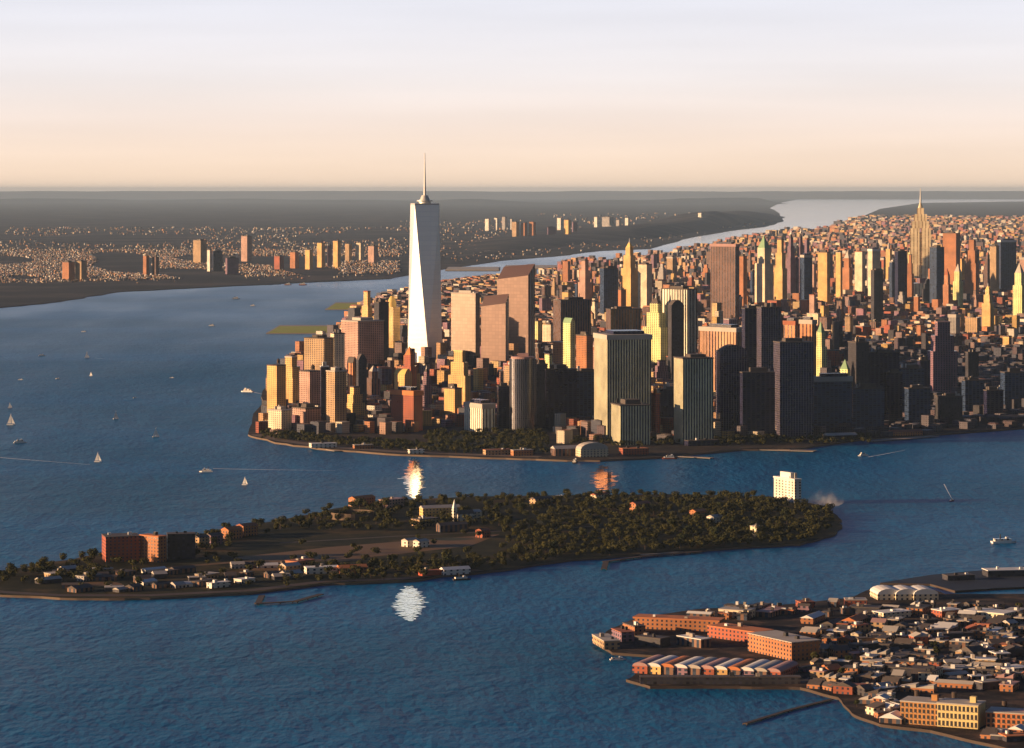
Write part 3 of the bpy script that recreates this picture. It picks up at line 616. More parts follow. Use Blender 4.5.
# --- the mass of low city blocks nobody could count
def city_mass():
    mb = MB(); rnd = random.Random(11)
    cols = [(.46, .19, .08), (.50, .30, .15), (.60, .44, .22), (.62, .55, .42), (.36, .09, .05), (.25, .17, .17), (.10, .09, .12), (.40, .24, .18), (.05, .06, .10), (.04, .04, .06), (.09, .06, .08), (.16, .08, .06), (.70, .66, .58), (.30, .15, .22), (.52, .22, .10), (.55, .36, .12)]
    roofs = [(.10, .08, .08), (.2, .15, .12), (.42, .38, .34), (.07, .06, .08), (.30, .14, .09)]
    hull = []
    D = 5350.; n = 0
    while D < 46000:
        st = 25*max(1, (D/8000.))**.95
        x0 = (250-512)*D/F; x1 = (1060-512)*D/F
        X = x0+rnd.uniform(0, st)
        py = HY+F*H/D
        while X < x1:
            px = 512+X*F/D
            if pip(X, D, MAN) and pip(X-15, D-25, MAN):
                street = (noise.noise(Vector((X*.0028, D*.002, 4))) > .33)
                edge = py > 446-0.02*abs(px-500)
                park = (425 < px < 548 and py > 428) or (py > 436 and px < 560)
                if not street and not park and not edge and rnd.random() < .82:
                    w = st*rnd.uniform(.5, .95); d = st*rnd.uniform(.5, 1.0)
                    h = rnd.uniform(10, 30)
                    if D < 8200: h = (rnd.uniform(20, 75 if px > 345 else 26) if rnd.random() < .6 else rnd.uniform(12, 30)) if px < 850 else rnd.uniform(6, 15)
                    if rnd.random() < .12 and D < 20000: h *= rnd.uniform(1.5, 2.4)
                    if D > 14000: h = rnd.choice([rnd.uniform(12, 40), rnd.uniform(30, 80)]); w *= .6; d *= .7
                    if py > 400: h = min(h, rnd.uniform(8, 32))
                    if px < 560 and py < 330: h = min(h, 30)
                    if h > 11 and hides(px-4, px+4, py-h*F/D, py): h = rnd.uniform(7, 13)
                    if py > 400 and rnd.random() < .4: X += st; continue
                    mb.c = rnd.choice(cols if not (px > 830 and py > 355) else [(.05, .06, .10), (.04, .04, .06), (.09, .06, .08), (.10, .09, .12)]); mb.mi = 0  # darker tints at the right stand in for the towers' shadow
                    k = rnd.uniform(.75, 1.15); mb.c = tuple(q*k for q in mb.c)
                    rz = R(rnd.choice([48, 48, 46, 50]) if rnd.random() < .85 else rnd.uniform(10, 60))
                    zb = 3
                    # walls then roof
                    cc = mb.c; mb.box(X, D, w, d, zb, zb+h, rz, top=False)
                    ca, sa = math.cos(rz), math.sin(rz); mb.mi = 1; mb.c = rnd.choice(roofs)
                    mb.quad([(X+x*ca-y*sa, D+x*sa+y*ca, zb+h) for x, y in ((-w/2, -d/2), (w/2, -d/2), (w/2, d/2), (-w/2, d/2))])
                    mb.mi = 0; n += 1
            X += st
        D += st*1.0
    print('city mass', n)
    m, t, p = newmat('city_roof'); at = N(t, 'ShaderNodeAttribute', attribute_name='tint'); t.links.new(at.outputs['Color'], p.inputs['Base Color']); p.inputs['Roughness'].default_value = .9; p.inputs['Specular IOR Level'].default_value = .1
    M['tintroof'] = m
    tag(mb.build('city_blocks', [FAC['carpet'], m]), 'countless small orange, tan and grey buildings filling the city between the towers', 'buildings', kind='stuff')
city_mass()

def far_mass():
    mb = MB(); rnd = random.Random(5)
    cols = [(.50, .24, .10), (.62, .50, .36), (.75, .72, .68), (.30, .18, .13), (.12, .10, .10), (.42, .28, .18)]
    n = 0; P = NJ
    for k in range(44000):
        px = rnd.uniform(-60, 790); py = 250+rnd.betavariate(1.5, 1.6)*34 if rnd.random() < .93 else rnd.uniform(228, 252)
        if px > 400: py = rnd.uniform(214, 262)
        if py > 279-(px-200)*.03 and rnd.random() < .97: continue
        if px > 400 and rnd.random() < .93: continue
        X, Y = G(px, py)
        if not pip(X, Y-60, P) or not pip(X, Y-500, P) : continue
        if noise.noise(Vector((px*.012, py*.09, 2))) < -.12: continue
        s = Y/F; kk = rnd.uniform(.35, 1.25); mb.c = tuple(min(.85, q*kk) for q in rnd.choice(cols)); w = rnd.uniform(.8, 2.6)*s; h = rnd.uniform(.6, 1.8)*s; mb.c = tuple(q*1.0 for q in mb.c)
        h = min(h, 34); w = min(w, 60)
        zg = 3
        mb.box(X, Y, w, w*.7, zg, zg+h, R(rnd.uniform(20, 60))); n += 1
    print('far mass', n)
    tag(mb.build('far_houses', [FAC['carpet']]), 'countless tiny houses speckling the far shore across the river', 'houses', kind='stuff')
far_mass()

# --- towers across the river
FAR = [(62, 75, 262, 281, 'orange brick', 'orange apartment tower low on the far left shore, left of a touching pair'), (75, 87, 261, 281, 'tan stone', 'tan apartment tower low on the far left shore, right of a touching pair'),
 (143, 149, 256, 276, 'orange brick', 'narrow orange slab on the far shore beside a thin dark one'), (152, 159, 257, 276, 'brown', 'narrow dark slab on the far shore beside the narrow orange slab'),
 (207, 212, 250, 272, 'white', 'thin bright white slab on the far shore'), (212, 223, 251, 272, 'dark glass', 'dark block glued to the thin bright white slab on the far shore'),
 (193, 207, 240, 264, 'tan stone', 'tan block behind the thin bright white slab'), (241, 252, 236, 262, 'pink granite', 'pinkish tower with pale top standing above the far shore houses'),
 (225, 239, 258, 275, 'mauve', 'mauve block low on the shore right of the dark block'), (305, 313, 250, 270, 'gold stone', 'small gold tower left of the lit pair across the river'),
 (317, 325, 243, 268, 'gold stone', 'left of two bright golden towers across the river'), (327, 332, 246, 268, 'mauve', 'dark tower between the two bright golden towers'), (333, 341, 241, 269, 'gold stone', 'right of two bright golden towers across the river'),
 (345, 352, 244, 262, 'tan stone', 'tan tower right of the bright golden towers'), (356, 364, 243, 262, 'cream stone', 'cream tower farther right of the bright golden towers'), (368, 378, 246, 264, 'pink granite', 'pink broad tower at the right end of the shore houses'),
 (290, 299, 252, 269, 'orange brick', 'small orange tower before the gold pair'), (274, 284, 256, 271, 'red brick', 'red brick slab near the water across the river'),
 (485, 491, 219, 231, 'white', 'first white tower of the faint ridge-top row'), (494, 499, 218, 231, 'white', 'second white tower of the faint ridge-top row'), (502, 507, 217, 230, 'pale grey', 'third tower of the faint ridge-top row, greyer'), (509, 513, 219, 230, 'white', 'fourth white tower of the faint ridge-top row'),
 (512, 519, 222, 240, 'tan stone', 'tan tower before the ridge-top row'), (521, 527, 223, 240, 'orange brick', 'orange tower before the ridge-top row'), (529, 536, 222, 240, 'orange brick', 'orange tower at the right end of the ridge-top row'),
 (546, 556, 227, 240, 'mauve', 'mauve block between the two ridge groups'), (557, 563, 218, 232, 'white', 'white tower left in the second ridge group'), (564, 571, 220, 240, 'gold stone', 'gold tower in the second ridge group'), (572, 577, 222, 238, 'mauve', 'purple tower at the right of the second ridge group'),
 (594, 599, 217, 230, 'white', 'white tower leading the third ridge group'), (602, 614, 217, 227, 'pale grey', 'wide grey block in the third ridge group'), (616, 621, 220, 233, 'pale grey', 'narrow grey tower in the third ridge group'), (625, 630, 218, 232, 'white', 'white tower closing the third ridge group'),
 (698, 703, 213, 227, 'white', 'lone bright white slab tower on the dark ridge'), (664, 676, 219, 226, 'pale grey', 'low grey block on the ridge left of the lone white slab')]
for x0, x1, yt, yb, fc, lab in FAR:
    tower(x0, x1, yt, yb, lab, fc, 'flat' if x1-x0 > 8 else 'slab2', 45 if fc not in ('dark glass', 'mauve') else 15, .6 if fc not in ('dark glass', 'mauve') else .2, name='apartment_tower', cat='apartment tower', group='towers across the river', bmax=200)

# ------------------------------------------------------------------ low buildings
def block(px, py, a, b, h, th, fac, roof, label, name='warehouse', cat='warehouse', group=None, form='flat', z=2.5, extra=None, nvents=2):
    X, Y = G(px, py)
    r = empty(name, (X, Y, z), R(th)); tag(r, label, cat, group)
    m = MB(); m.box(0, 0, a, b, 0, h, top=False); m.build('wall', FAC[fac] if fac in FAC else M[fac], r)
    m = MB()
    if form == 'gable': m.gable(0, 0, a, b, h, h+b*.22, .5)
    elif form == 'saw':
        k = max(2, int(a/12))
        for i in range(k): m.prism([(-a/2+a*i/k, -b/2), (-a/2+a*(i+1)/k, -b/2), (-a/2+a*(i+1)/k, b/2), (-a/2+a*i/k, b/2)], h, [h+.3, h+3.5, h+3.5, h+.3])
    elif form == 'arch':
        n = 8
        for i in range(n):
            t0, t1 = math.pi*i/n, math.pi*(i+1)/n
            m.quad([(-a/2*math.cos(t0), -b/2, h+a*.22*math.sin(t0)), (-a/2*math.cos(t1), -b/2, h+a*.22*math.sin(t1)), (-a/2*math.cos(t1), b/2, h+a*.22*math.sin(t1)), (-a/2*math.cos(t0), b/2, h+a*.22*math.sin(t0))])
        for y in (-b/2, b/2): m.quad([(-a/2*math.cos(math.pi*i/n), y, h+a*.22*math.sin(math.pi*i/n)) for i in range(n+1)])
    else: m.box(0, 0, a+.8, b+.8, h, h+.8)
    rf = m.build('roof', M[roof], r)
    if form == 'flat' and nvents:
        rnd = random.Random(int(px*7+py))
        for k in range(nvents):
            m = MB(); m.box(rnd.uniform(-.35, .35)*a, rnd.uniform(-.3, .3)*b, rnd.uniform(2, 5), rnd.uniform(2, 4), h+.8, h+rnd.uniform(2.2, 4.5)); m.build('roof_vent', M[rnd.choice(['concrete', 'dark', 'roof_white'])], rf)
    return r
# the island
g1 = 'buildings on the wooded island'
block(121, 562, 42, 34, 30, 16, 'red brick', 'roof', 'dark brick slab with a lit left end, leftmost of the tall island blocks', 'brick_block', 'building', g1)
block(153, 563, 14, 32, 31, 52, 'orange brick', 'orange', 'bright orange brick block between two dark slabs on the island', 'brick_block', 'building', g1)
block(181, 560, 34, 18, 30, 10, 'charcoal', 'roof', 'dark slab on the island right of the bright orange block', 'brick_block', 'building', g1)
for i, (x, y, a, b, h, th, fc, rf, lab, form) in enumerate([
  (201, 549, 18, 12, 13, 50, 'tan stone', 'roof', 'small tan house right of the tall island slabs', 'gable'), (214, 546, 20, 12, 12, 45, 'mauve', 'roof', 'dull mauve house with gable near the tall island slabs', 'gable'),
  (232, 540, 26, 14, 12, 50, 'orange brick', 'orange', 'orange long house at the bend of the island shore', 'gable'), (247, 537, 26, 14, 13, 48, 'orange brick', 'roof_red', 'orange house with red gable at the bend of the island shore', 'gable'),
  (362, 507, 42, 14, 11, 50, 'orange brick', 'orange', 'long orange lit barrack on the far island shore', 'gable'), (392, 508, 38, 16, 10, 50, 'pink granite', 'pinkroof', 'pinkish barrack beside the long orange barrack', 'flat'),
  (300, 569, 30, 20, 8, 50, 'orange brick', 'roof_red', 'square orange hall with rust roof mid island', 'flat'), (290, 573, 22, 14, 7, 40, 'tan stone', 'roof_pale', 'tan shed close to the square orange hall', 'gable'),
  (322, 575, 40, 16, 7, 15, 'white', 'roof_white', 'long white roofed shed on the near island shore', 'flat'), (352, 575, 34, 14, 7, 20, 'orange brick', 'orange', 'orange row on the near island shore beside the white shed', 'gable'),
  (440, 517, 55, 16, 11, 20, 'gold stone', 'roof_pale', 'long pale yellow barrack near the white steeple', 'gable'), (470, 521, 30, 14, 10, 35, 'cream stone', 'roof_pale', 'cream hall below the white steeple', 'gable'),
  (425, 527, 34, 18, 9, 42, 'tan stone', 'roof', 'tan courtyard range left in the island middle', 'flat'), (452, 533, 40, 14, 9, 25, 'brown', 'roof', 'brown barrack in the island middle', 'gable'),
  (483, 539, 16, 12, 9, 50, 'red brick', 'roof_red', 'little red house among island trees', 'gable'), (410, 548, 20, 11, 8, 48, 'white', 'roof_pale', 'small white house left of a twin on the dark shore', 'gable'),
  (421, 549, 18, 11, 8, 48, 'white', 'roof_pale', 'small white house right of a twin on the dark shore', 'gable'), (541, 507, 32, 14, 10, 40, 'tan stone', 'roof', 'tan barrack near the far shore between trees', 'gable'),
  (640, 512, 30, 13, 10, 45, 'orange brick', 'roof_red', 'orange house among the east island trees', 'gable'), (698, 519, 24, 12, 9, 50, 'orange brick', 'orange', 'little orange lit house in the east island woods', 'gable'),
  (756, 538, 10, 12, 13, 50, 'cream stone', 'roof_pale', 'small pale tower house at the east shore trees', 'flat'), (715, 524, 22, 12, 8, 50, 'white', 'roof_pale', 'white gabled house in the east island woods', 'gable'),
  (455, 576, 34, 13, 6, 25, 'white', 'roof_white', 'white boathouse on the near island shore', 'gable'), (430, 577, 26, 10, 5, 30, 'rust', 'roof_red', 'low red quay shed on the near island shore', 'flat'),
  (600, 503, 28, 12, 10, 45, 'cream stone', 'roof_red', 'cream lodge on the far island shore below the tip', 'gable')]):
    block(x, y, a, b, h, th, fc, rf, lab, 'island_house', 'house', g1, form)
rnd = random.Random(3)
used = []
sc_n = {}
def lab_(c):
    sc_n[c] = sc_n.get(c, -1)+1; return f'low {c} shed, {ORD[sc_n[c]]} {c} one from the left on the bare west island end'
for k in range(40):
    px = 50+k*6.4+rnd.uniform(-3, 3); py = rnd.uniform(574, 594)-max(0, px-150)*.06
    c = rnd.choice([('white', 'roof_white', 'white'), ('pale grey', 'roof_pale', 'grey'), ('charcoal', 'roof_pale', 'grey'), ('brown', 'roof', 'brown'), ('brown', 'roof', 'brown'), ('tan stone', 'roof_pale', 'tan')])
    block(px, py, rnd.uniform(12, 30), rnd.uniform(9, 16), rnd.uniform(3, 5.5), rnd.uniform(5, 60), c[0], c[1],
          lab_(c[2]), 'shed', 'shed', 'low sheds on the bare west end of the island', rnd.choice(['flat', 'gable']), nvents=1)
# white steeple church
X, Y = G(464, 522); r = empty('church', (X, Y, 2.5), R(30)); tag(r, 'church with a slim white steeple in the island middle', 'church', g1)
MB().box(0, 0, 26, 12, 0, 9).build('wall', FAC['white'], r); MB().gable(0, 0, 26, 12, 9, 14, .4).build('roof', M['roof'], r)
MB().box(-15, 0, 5.5, 5.5, 0, 17).build('tower', FAC['white'], r); MB().box(-15, 0, 5, 5, 17, 29, taper=.06).build('spire', M['white'], r)
# white vent house at the east end, out in the water
r, a, b, h = tower(775, 800, 479, 505, 'cream white octagonal vent building standing at the east tip of the island', 'white', 'flat', 30, .72, 'roof_white', name='vent_building', cat='building', group=g1, bmax=60)
# round fort by the far shore
X, Y = G(352, 520); m = MB(); m.cyl(0, 0, 30, 0, 9, 32, top=False); o = m.build('round_fort', M['stone'], loc=(X, Y, 2.5)); tag(o, 'low round stone fort on the west side of the island', 'fort', g1)

# roads on the island and the shore promenade
def strip(name, pts, w, mat, z, kind='structure', label=None, cat=None):
    mb = MB(); P = [Vector((*G(*p), 0)) for p in pts]; Q = []
    for i in range(len(P)-1):
        for j in range(6): Q.append(P[i].lerp(P[i+1], j/6))
    Q.append(P[-1]); Ls = []
    for i, q in enumerate(Q):
        d = (Q[min(i+1, len(Q)-1)]-Q[max(i-1, 0)]).normalized(); n = Vector((-d.y, d.x, 0)); ww = w if not callable(w) else w(i/(len(Q)-1))
        Ls.append((q+n*ww/2, q-n*ww/2))
    for i in range(len(Ls)-1):
        a, b = Ls[i], Ls[i+1]; mb.quad([(a[1].x, a[1].y, z), (b[1].x, b[1].y, z), (b[0].x, b[0].y, z), (a[0].x, a[0].y, z)])
    return tag(mb.build(name, mat), label, cat, kind=kind)
strip('shore_promenade', [(-40, 588), (0, 594), (60, 597.5), (150, 597.5), (250, 592.5), (320, 584), (400, 581), (480, 572)], 16, M['wood'], 2.56)
strip('island_road', [(60, 575), (150, 571), (250, 563), (350, 553), (450, 545)], 14, M['dry'], 2.56)
strip('island_road', [(280, 545), (400, 538), (520, 532), (600, 528)], 8, M['wood'], 2.6)
strip('seawall_promenade', [(256, 436), (285, 442.5), (335, 449), (400, 453.5), (480, 456.5), (540, 458.5)], 26, M['stone'], 3.06)
sheet('field_grass', [G(*p) for p in [(230, 560), (330, 549), (430, 541), (500, 536), (470, 548), (380, 558), (290, 566)]], 2.53, M['dry'])
for k, (cx, cy, rx, ry) in enumerate([(330, 561, 34, 2.2), (450, 541, 22, 1.6), (265, 571, 26, 1.8), (540, 524, 20, 1.4), (100, 586, 26, 2)]):
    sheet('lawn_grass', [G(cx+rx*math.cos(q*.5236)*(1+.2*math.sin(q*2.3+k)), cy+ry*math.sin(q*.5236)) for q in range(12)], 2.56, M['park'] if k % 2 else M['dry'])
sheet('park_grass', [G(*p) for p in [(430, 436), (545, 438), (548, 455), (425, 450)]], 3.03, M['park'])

# piers
def pier(pts, w, label, z=2.2, mat='wood', grp='piers and jetties'):
    P = [Vector((*G(*p), 0)) for p in pts]
    r = empty('pier', (P[0].x, P[0].y, 0)); tag(r, label, 'pier', grp)
    m = MB(); pl = MB()
    for i in range(len(P)-1):
        a, b = P[i]-P[0], P[i+1]-P[0]; d = (b-a); L = d.length; c = (a+b)/2; rz = math.atan2(d.y, d.x)
        m.box(c.x, c.y, L+(w if i else 0), w, z-.8-.02*i, z-.02*i, rz)
        for k in range(int(L/25)+1):
            q = a+d*(k*25/L if L else 0); nrm = Vector((-d.y, d.x, 0)).normalized()
            for sg in (-1, 1): MB().cyl(q.x+nrm.x*sg*w*.42, q.y+nrm.y*sg*w*.42, .6, -1.5, z-.85, 8).build('pile', M['wood'], r)
    m.build('deck', M[mat], r)
pier([(262, 597), (258, 605), (295, 603), (320, 596)], 7, 'square dark jetty enclosing a basin on the near island shore')
pier([(604, 570), (606, 563), (640, 558), (700, 553)], 7, 'angled red brown jetty off the island middle')
pier([(640, 556), (735, 548.5)], 12, 'long quay hugging the east part of the near island shore', mat='concrete')
pier([(745, 725), (790, 711), (830, 701)], 4.5, 'thin dark breakwater slanting into the water from the docks', z=1.5)
pier([(752, 450), (815, 452)], 26, 'orange lit wide pier off the east waterfront', mat='concrete')
pier([(870, 442), (935, 437)], 22, 'orange lit pier at the right of the east waterfront', mat='concrete')
pier([(672, 457), (712, 459)], 16, 'pinkish flat pier below the plain grey box tower', mat='concrete')
pier([(306, 446), (338, 452)], 14, 'white topped landing pier by the left seawall', mat='concrete')
for (x0, x1, y, lab) in [(266, 352, 331, 'broad grassy pier reaching into the river at the far left of the city'), (325, 365, 307, 'tan pier behind the grassy pier'), (445, 500, 268, 'pale far pier on the river just right of the tallest tower'), (505, 560, 266, 'multicoloured far pier left of the ornate gold tower')]:
    s = F*H/(y-HY)/F; A = G(x0, y+3); B_ = G(x1, y+3)
    r = empty('pier', (A[0], A[1], 0)); tag(r, lab, 'pier', 'piers and jetties')
    wy = min(700, G(x0, y-5)[1]-A[1])
    MB().prism([(0, 0), (B_[0]-A[0], 0), (B_[0]-A[0], wy), (0, wy)], -1, 3.4).build('deck', M['concrete'], r)
    MB().prism([(8, 8), (B_[0]-A[0]-8, 8), (B_[0]-A[0]-8, wy*.8), (8, wy*.8)], 3.4, 9 if 'grassy' not in lab else 4.2).build('shed' if 'grassy' not in lab else 'lawn', M['roof_pale'] if 'grassy' not in lab else M['grass'], r)

# ferry sheds along the front
for x, y, a, b, h, fc, rf, lab, fm in [
  (323, 449, 46, 16, 7, 'white', 'roof_white', 'bright white roofed shed at the left seawall', 'flat'), (363, 450, 34, 12, 6, 'orange brick', 'roof_pale', 'low orange landing shed right of the white shed', 'flat'),
  (416, 455, 26, 12, 6, 'white', 'roof_white', 'tiny white kiosk building below the red brick block', 'flat'), (497, 456, 46, 14, 8, 'tan stone', 'roof_red', 'tan quay building with rust roof by the park', 'flat'),
  (522, 457, 36, 14, 9, 'orange brick', 'roof_pale', 'orange lit quay building right before the cylindrical tower', 'flat'), (565, 457, 44, 22, 12, 'brown', 'roof_pale', 'brown ferry hall left of the terminal', 'gable'),
  (592, 458, 50, 24, 13, 'cream stone', 'roof_pale', 'cream ferry terminal with arched roof', 'arch'), (634, 456, 46, 22, 10, 'red brick', 'orange', 'orange red ferry terminal at the tip', 'flat'),
  (702, 447, 60, 18, 9, 'dark glass', 'roof', 'long dark quay shed below the grey towers', 'flat'), (840, 441, 60, 18, 8, 'charcoal', 'roof_pale', 'grey quay shed right of the wide orange lit pier', 'gable'),
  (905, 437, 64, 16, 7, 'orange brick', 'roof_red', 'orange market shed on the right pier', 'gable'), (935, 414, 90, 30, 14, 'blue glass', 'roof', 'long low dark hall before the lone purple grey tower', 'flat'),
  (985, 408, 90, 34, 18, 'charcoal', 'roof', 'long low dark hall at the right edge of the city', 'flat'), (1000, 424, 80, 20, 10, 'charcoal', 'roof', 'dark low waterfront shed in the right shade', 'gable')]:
    block(x, y, a, b, h, 20, fc, rf, lab, 'quay_building', 'building', 'quay buildings on the city waterfront', fm, 3)

# ------------------------------------------------------------------ the docks, lower right
gd = 'dockside warehouses'
def long_block(p0, p1, b, h, fac, roof, label, form='flat'):
    A, B_ = G(*p0), G(*p1); L = math.hypot(B_[0]-A[0], B_[1]-A[1]); th = math.degrees(math.atan2(B_[1]-A[1], B_[0]-A[0]))
    r = block((p0[0]+p1[0])/2, (p0[1]+p1[1])/2, L, b, h, th, fac, roof, label, group=gd, form=form); r.location.x, r.location.y = (A[0]+B_[0])/2, (A[1]+B_[1])/2; return r
long_block((636, 629), (722, 633), 24, 11, 'orange brick', 'orange', 'long bright orange brick warehouse along the upper dock edge')
long_block((716, 638), (765, 645), 26, 11, 'red brick', 'orange', 'red orange warehouse joining the long bright one')
long_block((762, 652), (806, 662), 34, 17, 'orange brick', 'roof_pale', 'tall red orange warehouse with a pale roof, largest at the docks middle')
long_block((600, 645), (612, 652), 16, 8, 'tan stone', 'roof_pale', 'small tan shed on the very tip of the docks')
long_block((618, 640), (628, 644), 14, 9, 'mauve', 'roof_red', 'dull purple shed second from the tip of the docks')
long_block((628, 634), (640, 638), 12, 9, 'orange brick', 'roof', 'small orange end house left of the long bright warehouse')
long_block((640, 646), (665, 649), 16, 8, 'charcoal', 'roof', 'dark shed in front of the long bright warehouse')
long_block((682, 646), (706, 650), 14, 8, 'brown', 'roof_white', 'brown shed with white roof before the long bright warehouse')
long_block((722, 618), (752, 620), 20, 8, 'cream stone', 'roof_pale', 'cream lit low hall on the far edge of the docks')
for k in range(11):
    x = 650+k*13.2
    fc, rf, cw = [('red brick', 'pinkroof', 'pink'), ('gold stone', 'roof_white', 'white'), ('brown', 'orange', 'orange'), ('mauve', 'roof_white', 'white'), ('brown', 'roof_pale', 'grey')][k % 5]
    block(x, 672+k*.6, 15, 52, 7, -24, fc, rf, f'narrow {cw} roofed shed, {["first", "second", "third", "fourth", "fifth", "sixth", "seventh", "eighth", "ninth", "tenth", "last"][k]} from left in the slanted row on the front pier', group='slanted row of sheds on the front pier', form='arch')
long_block((640, 686), (800, 686), 10, 6, 'charcoal', 'roof', 'low brown quay shed running the whole front pier edge')
for k in range(3):
    block(886+k*18, 600, 28, 34, 6, 8, 'cream stone', 'roof_white', f'bright white vaulted hall, {["left", "middle", "right"][k]} one of three humps', group='white vaulted halls', form='arch')
long_block((845, 608), (866, 608), 18, 7, 'red brick', 'roof_pale', 'reddish shed left of the white vaulted halls')
long_block((970, 618), (1010, 622), 26, 7, 'cream stone', 'roof_white', 'cream white long shed upper right of the docks')
# factory with rows of windows at the bottom
def factory(x0, x1, yt, yb, th, fac, frame, label, nb, nf):
    D = F*H/(yb-HY); s = D/F; W = (x1-x0)*s; h = H-(yt-HY)*s-2.5; t_ = R(th)
    a = W/math.cos(t_)*.98; b = 24
    r = empty('factory', (((x0+x1)/2-512)*s, D+b/2, 2.5), t_); tag(r, label, 'factory', gd)
    MB().box(0, 0, a, b, 0, h).build('wall', M[fac], r); MB().box(0, 0, a+1, b+1, h, h+1).build('roof', M['roof_pale'], r)
    for i in range(nb):
        for j in range(nf):
            x = -a/2+a*(i+.5)/nb; z = h*(j+.2)/nf
            wn_ = MB().box(x, -b/2-.1, a/nb*.52, .3, z, z+h/nf*.62).build('window', M[frame], r); MB().box(x, -b/2-.4, a/nb*.6, .5, z-.35, z-.02).build('sill', M['concrete'], wn_)
    MB().box(a*.3, 0, 5, 5, h+1, h+6).build('stair_tower', M[fac], r); MB().cyl(-a*.2, 3, 2.2, h+3, h+8, 12).build('water_tank', M['wood'], r)
M['fac_o'] = plain('ochre_brick', (.50, .25, .09), vary=.35, scale=.15); M['fac_c'] = plain('cream_brick', (.70, .56, .26), vary=.2, scale=.15)
factory(907, 944, 703, 728, -24, 'fac_o', 'dark', 'ochre brick factory with rows of dark windows at the bottom dock edge', 9, 4)
factory(944, 983, 705, 731, -24, 'fac_c', 'dark', 'cream brick factory with tall windows right of the ochre one', 10, 3)
factory(992, 1040, 714, 733, -20, 'orange', 'dark', 'red orange factory at the bottom right corner of the photo', 10, 3)
# the rest of the dock quarter, building by building
rnd = random.Random(21); spots = []
tr = 0
while len(spots) < 235 and tr < 20000:
    tr += 1
    px = rnd.uniform(690, 1055); py = rnd.uniform(608, 745); X, Y = G(px, py)
    if not pip(X, Y, RH) or not pip(X, Y-14, RH): continue
    if not pip(X-16, Y, RH): continue
    if px < 806 and py > 622: continue
    if 895 < px and py > 694 and px < 1040 and py < 736: continue
    if 868 < px < 940 and py < 603: continue
    if any(abs(px-a) < 8.5 and abs(py-b) < 3.1 for a, b in spots): continue
    spots.append((px, py))
spots.sort()
CW = {'orange brick': 'orange', 'red brick': 'red', 'brown': 'brown', 'cream stone': 'cream', 'charcoal': 'charcoal', 'mauve': 'purplish', 'tan stone': 'tan', 'pale grey': 'grey'}
RW = {'roof': 'black', 'roof_pale': 'grey', 'roof_white': 'white', 'roof_red': 'rust', 'orange': 'orange', 'pinkroof': 'pink', 'copper': 'green'}
used = {}; rows = []
for px, py in spots:
    fc = rnd.choice(['orange brick']*3+['red brick']*1+['brown']*6+['cream stone', 'charcoal', 'mauve', 'tan stone', 'tan stone', 'charcoal', 'charcoal']); rf = rnd.choice(['roof']*9+['roof_pale']*5+['roof_white']*3+['roof_red']*1+['orange', 'pinkroof'])
    fm = rnd.choice(['flat']*8+['gable']*2+['saw']*2)
    z = 'the white vaulted halls' if py < 630 and px > 840 else ('the tallest warehouse' if px < 860 else ('the ochre factory' if py > 670 else ('the long cream shed' if px > 960 else 'the dock centre')))
    ref = {'the white vaulted halls': 905, 'the tallest warehouse': 785, 'the ochre factory': 925, 'the long cream shed': 990, 'the dock centre': 910}[z]
    side = 'left of' if px < ref else 'right of'
    if z == 'the ochre factory': pass
    rows.append([px, py, fc, rf, fm, f'{CW[fc]} warehouse, {({"flat": "flat", "gable": "gabled", "saw": "sawtooth"})[fm]} {RW[rf]} roof, {side} {z}'])
grp = {}
for q in rows: grp.setdefault(q[5], []).append(q)
for l, qs in grp.items():
    if len(qs) > 1:
        for k, q in enumerate(qs): q[5] = l+', '+('leftmost' if k == 0 else ('rightmost' if k == len(qs)-1 else ORD[k]+' from left'))
for px, py, fc, rf, fm, lab in rows:
    block(px, py, rnd.choice([rnd.uniform(9, 18), rnd.uniform(9, 18), rnd.uniform(18, 40)]), rnd.uniform(8, 20), rnd.uniform(3, 7), rnd.choice([-22, -20, 30, 62, 65, 15]), fc, rf, lab, group='dock quarter buildings', form=fm)
long_block((985, 578), (1030, 577), 22, 7, 'charcoal', 'roof_white', 'long shed with white roof on the dark pier at the right edge')
long_block((945, 582), (972, 581), 16, 5, 'charcoal', 'roof', 'small black shed on the dark pier at the right')
# street strips in the docks
strip('dock_road', [(800, 685), (850, 668), (900, 655), (960, 640), (1040, 625)], 9, M['asphalt'], 2.56)
strip('dock_road', [(860, 612), (880, 650), (900, 690)], 8, M['asphalt'], 2.6)

